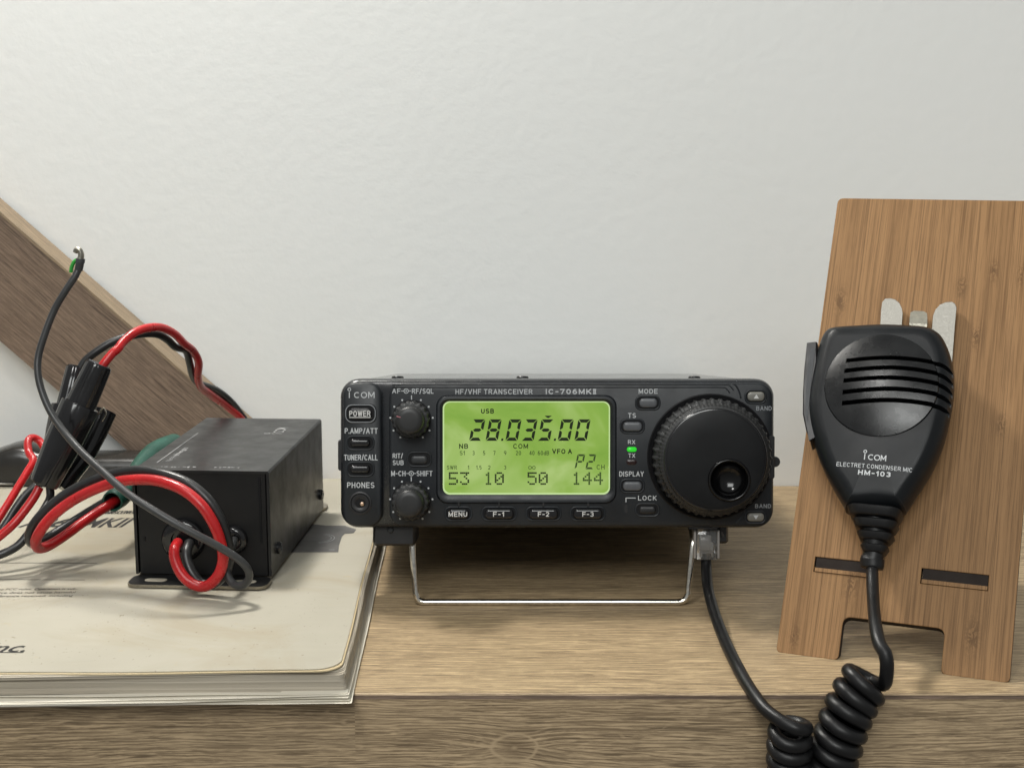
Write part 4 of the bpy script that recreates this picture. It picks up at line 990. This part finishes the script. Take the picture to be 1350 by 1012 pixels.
BL = [(X(541), 18, Z(703)), (X(541), 12, Z(712)), (X(541.5), 9.8, Z(730)), (X(545), 9.2, Z(780)), (X(546.2), BAIL_Y, Z(790)), (X(549), BAIL_Y, Z(796.5)), (X(556), BAIL_Y, Z(799.3)), (X(570), BAIL_Y, Z(799.5)),
      (X(730), BAIL_Y, Z(799.5)), (X(885), BAIL_Y, Z(799.5)), (X(899), BAIL_Y, Z(799.3)), (X(907), BAIL_Y, Z(796.5)), (X(911), BAIL_Y, Z(790)), (X(912), 9.2, Z(780)), (X(917), 9.8, Z(730)), (X(918.5), 12, Z(712)), (X(918.5), 18, Z(703))]
mb = MB(); mb.tube(catmull(BL, 8), BAIL_R, 14); mb.build('wire_stand', M_CHROME, RAD)
mb = MB(); rr_px(mb, 910, 948, 689, 699, 2, [(0, 4), (0, 20)]); mb.build('microphone_socket', M_BLACK, RAD)

# ------------------------------------------------------------------ bamboo stand
B0 = at_z(1023, 859, 0.0); B1 = at_z(1331, 900, 0.0)
e1 = (B1 - B0).normalized(); back = Vector((-e1.y, e1.x, 0))
LEAN = math.radians(31.6)
e2 = back * math.sin(LEAN) + Vector((0, 0, 1)) * math.cos(LEAN); n_ = e1.cross(e2)    # n_ faces the viewer
if n_.y > 0: n_ = -n_
TH = 5.0
B0 = B0 - n_ * 0 + Vector((0, 0, 0.0))
Ms = frame(e1, e2, n_ if e1.cross(e2).dot(n_) > 0 else n_, B0)
ROOT_S = empty('bamboo_stand', M=Ms); root = ROOT_S
tag(root, 'leaning bamboo stand board with notched foot and two dark slots, holding the microphone', 'stand')
Si = Ms.inverted()
def S(u, v, off=0.0):
    p = at_plane(u, v, B0 + n_ * off, n_); q = Si @ (p * MM); return Vector((q.x, q.y)) / MM
def fillet(P, rads, seg=6):
    out = []; n = len(P)
    for i in range(n):
        p = Vector(P[i]); a = (Vector(P[i - 1]) - p).normalized(); b = (Vector(P[(i + 1) % n]) - p).normalized(); r = rads[i]
        ang = a.angle(b); t = r / math.tan(ang / 2); s0, s1 = p + a * t, p + b * t
        for k in range(seg + 1):
            f = k / seg; out.append(tuple((s0 * (1 - f) ** 2) + p * (2 * f * (1 - f)) + s1 * f * f))
    return out
tl = S(1099, 261); bw = (B1 - B0).length
L_ = tl.y
nx0, nx1 = S(1106, 862).x, S(1241, 880).x; ny = (S(1116, 812).y + S(1238, 828).y) / 2
outl = [(0, 0), (nx0, 0), (nx0, ny), (nx1, ny), (nx1, 0), (bw, 0), (bw, L_), (0, L_)]
outl = fillet(outl, [2.0, 2.0, 3.0, 3.0, 2.0, 2.0, 2.5, 2.5])
s1a, s1b = S(1075, 733), S(1147, 757); s2a, s2b = S(1215, 750), S(1302, 779)
slots = [(s1a.x, s2b.x * 0 + s1a.x + (s2b.x - s2a.x), (s1b.y + s2b.y) / 2 - 0.5, (s1a.y + s2a.y) / 2 + 0.2), (s2a.x, s2b.x, (s1b.y + s2b.y) / 2 - 0.5, (s1a.y + s2a.y) / 2 + 0.2)]
cu = bpy.data.curves.new('tmp', 'CURVE'); cu.dimensions = '2D'; cu.fill_mode = 'BOTH'; cu.extrude = (TH / 2 - 0.25) * MM; cu.bevel_depth = 0.25 * MM; cu.bevel_resolution = 1; cu.offset = -0.25 * MM
def spl(P):
    s_ = cu.splines.new('POLY'); s_.points.add(len(P) - 1); s_.use_cyclic_u = True
    for i, p in enumerate(P): s_.points[i].co = (p[0] * MM, p[1] * MM, 0, 1)
spl(outl)
for (a, b, c_, d_) in slots: spl([(a, c_), (b, c_), (b, d_), (a, d_)])
ob = bpy.data.objects.new('tmp', cu); COL.objects.link(ob); dg = bpy.context.evaluated_depsgraph_get(); dg.update()
me = bpy.data.meshes.new_from_object(ob.evaluated_get(dg)); bpy.data.objects.remove(ob); bpy.data.curves.remove(cu)
me.name = 'board'
KS = []
for (u, v, r) in ((1108, 398, 4.0), (1268, 378, 3.4), (1287, 443, 3.6), (1310, 358, 3.0), (1347, 362, 3.0), (1123, 768, 4.5), (1282, 838, 4.5), (1048, 838, 3.0), (1320, 560, 3.0)):
    p = S(u, v); KS.append((p.x * MM, p.y * MM, r * MM))
M_BAMBOO = bamboo('bamboo_ply', (0.32, 0.182, 0.082), (0.25, 0.139, 0.060), (0.13, 0.068, 0.028), KS)
me.materials.clear(); me.materials.append(M_BAMBOO); me.materials.append(M_BURN)
for p in me.polygons: p.material_index = 1 if abs(p.normal.z) < 0.35 else 0
bo = bpy.data.objects.new('board', me); COL.objects.link(bo); bo.parent = root; bo.location = (0, 0, -TH / 2 * MM)
for p in me.polygons: p.use_smooth = False
# slot tabs (ends of the ledge piece), burnt end grain just below the face, and the pale lower lip
for (a, b, c_, d_) in slots:
    mb = MB(); mb.box(a + 0.5, b - 0.15, c_ + 1.5, d_ - 0.1, -TH, -0.3); t_ = mb.build('ledge_tab', M_BURN, root)
    mb = MB(); mb.box(a + 0.4, b - 0.15, c_ + 0.1, c_ + 1.5, -TH, 0.35); mb.build('tab_lip', M_BAMBOO, t_)
# rear prop so that it stands
mb = MB()
pv = Vector((bw / 2, L_ * 0.62, -TH))
foot_w = (Ms @ (Vector((bw / 2, 0, 0)) * MM)) / MM + back * 128.0; foot_w.z = 2.5
fl_ = (Si @ (foot_w * MM)) / MM
d_ = (fl_ - pv); 
sd = Vector((16, 0, 0)); tn = Vector((1, 0, 0)).cross(d_).normalized() * 2.4
mb.loft([[pv - sd - tn, pv + sd - tn, pv + sd + tn, pv - sd + tn], [fl_ - sd - tn, fl_ + sd - tn, fl_ + sd + tn, fl_ - sd + tn]], smooth=False)
mb.build('prop', M_BAMBOO, root)

# ------------------------------------------------------------------ metal hanger on the board, spring clip of the microphone
def plane_root(name, u, v, off):
    p = at_plane(u, v, B0 + n_ * off, n_); return empty(name, M=frame(e1, e2, n_, p))
HR = plane_root('microphone_hanger', 1210, 470, 0.0)
tag(HR, 'silver two-pronged metal hanger plate on the bamboo board behind the microphone', 'hanger')
Hi = HR.matrix_world.inverted()
def H_(u, v, off): p = at_plane(u, v, B0 + n_ * off, n_); q = Hi @ (p * MM); return (q.x / MM, q.y / MM)
def plate(pts, off, th, mat, name, parent, conv):
    P = [conv(u, v, off) for u, v in pts]; mb = MB()
    mb.loft([[(x, y, off - th) for x, y in P], [(x, y, off - 0.12) for x, y in P]], True, False, False)
    cx3, cy3 = sum(p[0] for p in P) / len(P), sum(p[1] for p in P) / len(P)
    mb.loft([[(x, y, off - 0.12) for x, y in P], [(cx3 + (x - cx3) * 0.985, cy3 + (y - cy3) * 0.985, off) for x, y in P]], False, True, False)
    return mb.build(name, mat, parent)
PL = [(1159, 520), (1159.5, 445), (1161.5, 408), (1163, 398), (1167, 393.5), (1173, 392.8), (1180, 394.5), (1185.5, 399), (1189, 406), (1190, 412), (1187.5, 450), (1186, 520)]
PR = [(1224, 520), (1227, 450), (1230, 416), (1233, 408), (1239, 401.5), (1247, 398), (1255, 397.5), (1259, 400), (1261, 405), (1258, 440), (1255, 480), (1252, 520)]
plate(PL, 3.5, 1.4, M_STEEL, 'prong', HR, H_); plate(PR, 3.5, 1.4, M_STEEL, 'prong', HR, H_)
plate([(1150, 515), (1236, 518), (1236, 590), (1150, 586)], 2.4, 2.4, M_STEEL, 'back_plate', HR, H_)

# ------------------------------------------------------------------ hand microphone
NB_, NT = 6.0, 24.0            # back and front level above the board
MR = plane_root('hand_microphone', 1160, 560, 0.0)
tag(MR, 'black hand microphone with slotted round grille, hung on the bamboo stand', 'microphone')
Mi = MR.matrix_world.inverted()
def Q_(u, v, off): p = at_plane(u, v, B0 + n_ * off, n_); q = Mi @ (p * MM); return Vector((q.x, q.y)) / MM
OUT = [(1164, 432), (1185, 432.6), (1205, 434), (1220, 435.5), (1231, 438.5), (1240, 444), (1246, 452), (1251, 463), (1255, 477), (1257.8, 493), (1258.3, 510), (1257.2, 528), (1254, 548), (1250, 566), (1244, 587), (1233, 613), (1221, 634), (1205, 659), (1196, 672), (1190, 676),
       (1154, 676), (1118, 675), (1114, 671), (1097.4, 643), (1083.6, 615), (1074.4, 588), (1068, 562), (1066, 540), (1068, 518), (1071.5, 498), (1075.5, 478), (1080, 461), (1084.5, 448), (1091, 440), (1100, 436.8), (1115, 435), (1131, 433.9), (1148, 432.6)]
O2 = [Q_(u, v, 14.0) for u, v in OUT]
# resample as a closed smooth outline
def closed_spline(P, per=5):
    n = len(P); out = []
    for i in range(n):
        a, b, c, d = P[i - 1], P[i], P[(i + 1) % n], P[(i + 2) % n]
        for k in range(per):
            t = k / per; out.append(0.5 * ((2 * b) + (c - a) * t + (2 * a - 5 * b + 4 * c - d) * t * t + (3 * b - a - 3 * c + d) * t ** 3))
    return out
O2 = closed_spline(O2, 5)
def inset(P, d):
    n = len(P); out = []; area_ = sum(P[i].x * P[(i + 1) % n].y - P[(i + 1) % n].x * P[i].y for i in range(n)); s_ = 1 if area_ > 0 else -1
    for i in range(n):
        t = (P[(i + 2) % n] - P[i - 2]).normalized(); out.append(P[i] + Vector((-t.y, t.x)) * (d * s_))
    return out
ctr = Q_(1160, 560, 22)
SPN = (Q_(1161, 495, 14), Q_(1155, 632, 14))
def sink(P, d):
    """move every outline point d towards the spine of the body: never crosses itself"""
    a, b = SPN; ab = b - a; out = []
    for p in P:
        t = max(0, min(1, (p - a).dot(ab) / ab.dot(ab))); out.append(p + ((a + ab * t) - p).normalized() * d)
    return out
rings = [[(p.x, p.y, z) for p in sink(O2, i)] for i, z in ((4.0, NB_), (1.5, NB_ + 1.2), (0.5, 10), (0.0, 14), (0.35, 17), (1.1, 19.4), (2.3, 21.2), (3.6, 22.4), (4.6, 22.9))]
lastp = sink(O2, 4.6)
for f in (0.93, 0.84, 0.72, 0.58, 0.42, 0.25, 0.1):
    rings.append([(ctr.x + (p.x - ctr.x) * f, ctr.y + (p.y - ctr.y) * f, 22.9 + 0.8 * (1 - f ** 2)) for p in lastp])
mb = MB(); mb.loft(rings, True, True, True); body = mb.build('mic_body', M_MIC, MR)
# grille disc: shallow dome set in the front
gc = Q_(1161, 506, 24.5); gr = (Q_(1235, 510, 24.5) - Q_(1084.5, 500, 24.5)).length / 2
dm = MB()
def dring(r, z): return [(gc.x + r * math.cos(2 * math.pi * k / 96), gc.y + r * math.sin(2 * math.pi * k / 96), z) for k in range(96)]
def dz_(f): return 23.95 + 2.9 * (1 - f ** 2.1)
dm.loft([dring(gr, 19.5), dring(gr, 23.3)] + [dring(gr * f, dz_(f)) for f in (0.985, 0.95, 0.88, 0.78, 0.65, 0.5, 0.35, 0.2, 0.07)], True, True, True)
disc = dm.build('grille', M_MICD, MR); outward(disc)
# trim the disc to the body outline so that it does not stick out at the right
tr = MB(); big = [[(p.x, p.y, z) for p in sink(O2, i)] for i, z in ((0.9, 15.0), (0.9, 19.0), (1.6, 20.6), (2.4, 22.0), (3.4, 23.4), (5.0, 25.0), (7.0, 28.5))]
tr.loft(big, True, True, True); to = tr.build('trim', M_MIC, MR); outward(to); outward(disc)
m_ = disc.modifiers.new('trim', 'BOOLEAN'); m_.operation = 'INTERSECT'; m_.object = to; m_.solver = 'EXACT'
dg = bpy.context.evaluated_depsgraph_get(); dg.update(); nm = bpy.data.meshes.new_from_object(disc.evaluated_get(dg)); disc.modifiers.clear()
if len(nm.polygons) > 50: disc.data = nm
drop(to)
cutm = MB(); cuts = []
sl_px = [((1116, 477), (1180, 474.5), (1240, 479), (1262, 490)), ((1113.5, 491), (1180, 488), (1240, 493), (1262, 504)), ((1112.5, 504), (1180, 501.5), (1240, 506.5), (1262, 518)), ((1111.5, 519), (1180, 516), (1240, 520.5), (1262, 532)), ((1110.5, 533), (1180, 530.5), (1240, 535), (1262, 546))]
for P in sl_px:
    C = catmull([Vector((*Q_(u, v, 24.0), 0)) for u, v in P], 8)
    up_ = [p + Vector((0, 0.85, 0)) for p in C]; dn_ = [p - Vector((0, 0.85, 0)) for p in C]
    R_ = [[(a.x, a.y, 16.5), (a.x, a.y, 40), (b.x, b.y, 40), (b.x, b.y, 16.5)] for a, b in zip(up_, dn_)]
    cutm.loft(R_, True, True, False); c1_ = MB(); c1_.loft(R_, True, True, False); cuts.append(c1_)
co_ = cutm.build('cut', M_WELL, MR)
drop(co_)
for cm in cuts:
    co_ = cm.build('cut', M_WELL, MR); boolean(body, co_); boolean(disc, co_); drop(co_)
for o_ in (body, disc):
    o_.data.set_sharp_from_angle(angle=math.radians(38))
    for p in o_.data.polygons: p.use_smooth = True
# lettering projected on the body
bvh = BVHTree.FromPolygons([v.co.copy() for v in body.data.vertices], [list(p.vertices) for p in body.data.polygons])
lt = MB()
def mic_put(vs_, fs_):
    out = []
    for x, y, z in vs_:
        h = bvh.ray_cast(Vector((x * MM, z * MM, 0.06)), Vector((0, 0, -1))); out.append(Vector((x, z, (h[0].z / MM if h[0] else 24) + 0.07 - y)))
    lt.add(out, fs_)
def mic_text(t, u0, v0, u1, v1, slope=0.0, bold=0.0):
    a, b = Q_(u0, v1, 24.2), Q_(u1, v1, 24.2); c = Q_(u0, v0, 24.2)
    vs_, fs_ = text_geo(t, a.x, b.x, a.y, c.y, 0, bold); mic_put([(x, y, z + slope * (x - a.x)) for x, y, z in vs_], fs_)
mic_text('ELECTRET CONDENSER MIC', 1102, 607, 1203, 612.5, -0.0)
mic_text('HM-103', 1130.5, 617.5, 1174, 624, 0, 0.035)
a, b, c = Q_(1138, 604.5, 24.2), Q_(1168, 604.5, 24.2), Q_(1138, 597, 24.2)
lg = MB(); logo_geo(lg, a.x, b.x, a.y, c.y, 0, 0.32); mic_put([tuple(v) for v in lg.v], lg.f)
lt.build('mic_lettering', M_INK, MR, recalc=False)
# push-to-talk bar on the left edge
PT = [(1067.5, 457), (1079, 456), (1080, 580), (1070, 586), (1064.5, 572), (1060, 550), (1060.2, 520), (1062, 490)]
P2 = closed_spline([Q_(u, v, 15) for u, v in PT], 1)
mb = MB(); mb.loft([[(p.x, p.y, z) for p in inset(P2, i)] for i, z in ((0.5, 9.0), (0, 10), (0, 18.2), (0.5, 19.0))], True, True, False); pt = mb.build('talk_button', M_BLACK, MR)
PT = [(1069, 460), (1075, 459), (1070, 500), (1066, 540), (1064.5, 555), (1062.5, 545), (1062.3, 520), (1064.5, 490)]
mb = MB(); P2 = [Q_(u, v, 19) for u, v in PT]; mb.loft([[(p.x, p.y, z) for p in P2] for z in (18.0, 19.25)], True, True, False); mb.build('button_highlight', M_PTT, pt)  # grey strip painted as the highlight along the button
# ribbed cable boot
def Q3(u, v, off): q = Q_(u, v, off); return Vector((q.x, q.y, off))
ribs = [(1118, 1190.5, 673, 685), (1124.5, 1185, 688, 699), (1129.5, 1179, 703, 713), (1134, 1171.5, 718, 728)]
mb = MB()
for i, (u0, u1, v0, v1) in enumerate(ribs):
    a, b = Q_(u0, v0, 15), Q_(u1, v0, 15); lo = Q_((u0 + u1) / 2, v1, 15); cxr = (a.x + b.x) / 2; w = (b - a).length; d0 = 8.0 - 1.1 * i
    yt, yb = (a.y + b.y) / 2, lo.y; w2 = w - 2.2
    def ring(w_, d_, y): return [(cxr + x, y, 14.5 - 0.6 * i + z) for x, z in rrect(0, 0, w_, 2 * d_, min(d_, w_ / 2) * 0.55, 5)]
    mb.loft([ring(w - 0.8, d0 - 0.4, yt), ring(w, d0, yt - 0.4), ring(w2, d0 - 0.7, yb + 0.4), ring(w2 - 0.8, d0 - 1.1, yb)], True, True, True)
boot = mb.build('cable_boot', M_CORD, MR, auto=45)
mb = MB()
core = [Q3(1154, 672, 14.3), Q3(1153, 700, 13.5), Q3(1151.5, 728, 12.4), Q3(1150.5, 734, 12.2), Q3(1150, 737, 12.0), Q3(1150, 747, 11.6), Q3(1149.8, 749.5, 11.5)]
rad = [5.5, 4.6, 3.7, 3.7, 4.2, 4.0, 3.4]
Pc = catmull(core, 6); mb.tube(Pc, lambda t: rad[min(6, int(t * 6))] + (rad[min(6, int(t * 6) + 1)] - rad[min(6, int(t * 6))]) * (t * 6 - int(t * 6)), 20)
mb.build('boot_core', M_CORD, boot, auto=50)
# spring clip (middle prong) on the back of the microphone
mb = MB()
cl = [Q_(1194, 470, 5.0), Q_(1224, 472, 5.0)]
cen = [(Q3(1209, 480, 4.6)), Q3(1210, 440, 4.8), Q3(1210.5, 432, 5.2), Q3(1210.8, 427, 5.6), Q3(1211, 420, 4.4), Q3(1211.3, 413, 2.6), Q3(1211.3, 410.5, 2.2)]
hw = [3.2, 3.2, 3.1, 3.2, 3.2, 3.0, 1.8]; R_ = []
for k, p in enumerate(cen):
    R_.append([p + Vector((-hw[k], 0, -0.4)), p + Vector((hw[k], 0, -0.4)), p + Vector((hw[k], 0, 0.4)), p + Vector((-hw[k], 0, 0.4))])
mb.loft(R_, True, True, False); mb.build('spring_clip', M_SPRING, MR)

# ------------------------------------------------------------------ microphone cord: plug, straight lead, coil over the shelf edge
CR = empty('coiled_cord', tuple(at_y(1060, 950, 430)))
tag(CR, 'black coiled microphone cord drooping over the shelf edge with a clear plug', 'cord')
cr0 = Vector(CR.location) / MM
lead1 = wp([(931, 728, 537), (931, 740, 536), (931.5, 755, 532), (934, 778, 522), (942, 808, 504), (956, 845, 480), (972, 878, 458), (988, 906, 444), (1002, 926, 435), (1013, 940, 430)])
axis = [(1044, 947, 428), (1042, 962, 428), (1041, 980, 429), (1041, 1000, 430), (1043, 1030, 431), (1050, 1070, 432), (1062, 1092, 432), (1076, 1085, 432), (1086, 1050, 431), (1093, 1020, 431), (1098, 998, 431), (1105, 977, 431), (1112, 955, 431), (1121, 932, 432), (1133, 910, 433), (1147, 889, 434)]
AX = catmull(wp(axis), 40)
# arc length
S_ = [0.0]
for i in range(1, len(AX)): S_.append(S_[-1] + (AX[i] - AX[i - 1]).length)
TOT = S_[-1]; PITCH_C = 4.85; turns = float(round(TOT / PITCH_C)) + 0.13
NP = int(turns * 22); coil = []
prev = None
import bisect
endang = -20
for k in range(NP + 1):
    s = TOT * k / NP; i = min(max(1, bisect.bisect_left(S_, s)), len(AX) - 1)
    f = (s - S_[i - 1]) / max(1e-6, S_[i] - S_[i - 1]); p = AX[i - 1].lerp(AX[i], f)
    j0, j1 = max(0, i - 8), min(len(AX) - 1, i + 8); T = (AX[j1] - AX[j0]).normalized()
    if prev is None:
        u_ = Vector((0, -1, 0)) - T * T.dot(Vector((0, -1, 0))); u_.normalize()
    else: u_ = (prev - T * prev.dot(T)).normalized()
    prev = u_; w_ = T.cross(u_)
    rad_ = 4.9 + 1.3 * min(1, k / (NP * 0.5))
    a = math.radians(90) - 2 * math.pi * turns * k / NP
    coil.append(p + u_ * rad_ * math.cos(a) + w_ * rad_ * math.sin(a))
LL = catmull(lead1, 8)
lead2 = wp([(1170, 869, 428), (1159, 847, 433), (1154, 822, 442), (1151.5, 796, 455), (1150.5, 775, 464), (1150, 758, 470)])
bt = (MR.matrix_world @ (Q3(1149.8, 748, 11.6) * MM)) / MM
lead2.append(bt)
path = LL[:-1] + catmull([LL[-1], coil[0]], 2)[1:-1] + coil + catmull([coil[-1]] + lead2, 8)[1:]
# light smoothing where the pieces meet
def smooth(P, n, lo, hi):
    for _ in range(n):
        Q = P[:]
        for i in range(max(1, lo), min(len(P) - 1, hi)): Q[i] = (P[i - 1] + P[i] * 2 + P[i + 1]) / 4
        P = Q
    return P
n1 = len(LL); n2 = n1 + len(coil)
path = smooth(path, 12, n1 - 6, n1 + 6); path = smooth(path, 14, n2 - 6, n2 + 10)
mb = MB(); mb.tube([p - cr0 for p in path], lambda t: 2.1 + 0.25 * min(1, max(0, (t - 0.1) * 12)) * min(1, max(0, (0.955 - t) * 14)), 14); mb.build('rubber_cord', M_CORD, CR)
# plug
pc = at_y(930.5, 716, 537)
PG = empty('tmp_root')
bpy.data.objects.remove(PG)
mb = MB()
tilt = Matrix.Rotation(-RADIO_T, 4, 'X')
def plugbox(w0, w1, d, z0, z1, x=0): 
    b_ = MB(); b_.rr(x, 0, w0, d, 0.5, [(0.3, z0), (0, z0 + 0.4), (0, z1 - 0.4), (0.3, z1)], 3); b_.v = [Vector((v.x, v.z, v.y)) for v in b_.v]; return b_
pb = plugbox(8.0, 8, 7.0, -6.0, 6.0); pb.xf(Matrix.Translation(pc - cr0) @ tilt); pl_ = pb.build('modular_plug', M_CLEAR, CR, auto=40)
cl_ = plugbox(4.6, 4.6, 1.4, -2.5, 3.5, -0.6); cl_.xf(Matrix.Translation(pc - cr0) @ tilt @ Matrix.Translation((0, -2.0, 0))); cl_.build('latch', M_FROST, pl_)
cl_ = plugbox(5.0, 5.0, 2.6, -5.0, 0.5, 0.2); cl_.xf(Matrix.Translation(pc - cr0) @ tilt @ Matrix.Translation((0, 0.6, 0))); cl_.build('cable_clamp', M_FROST, pl_)
for s_ in (-1, 1):
    cl_ = plugbox(1.0, 1.0, 6.0, -5.6, 5.6, s_ * 4.55); cl_.xf(Matrix.Translation(pc - cr0) @ tilt); cl_.build('plug_rail', M_FROST, pl_)
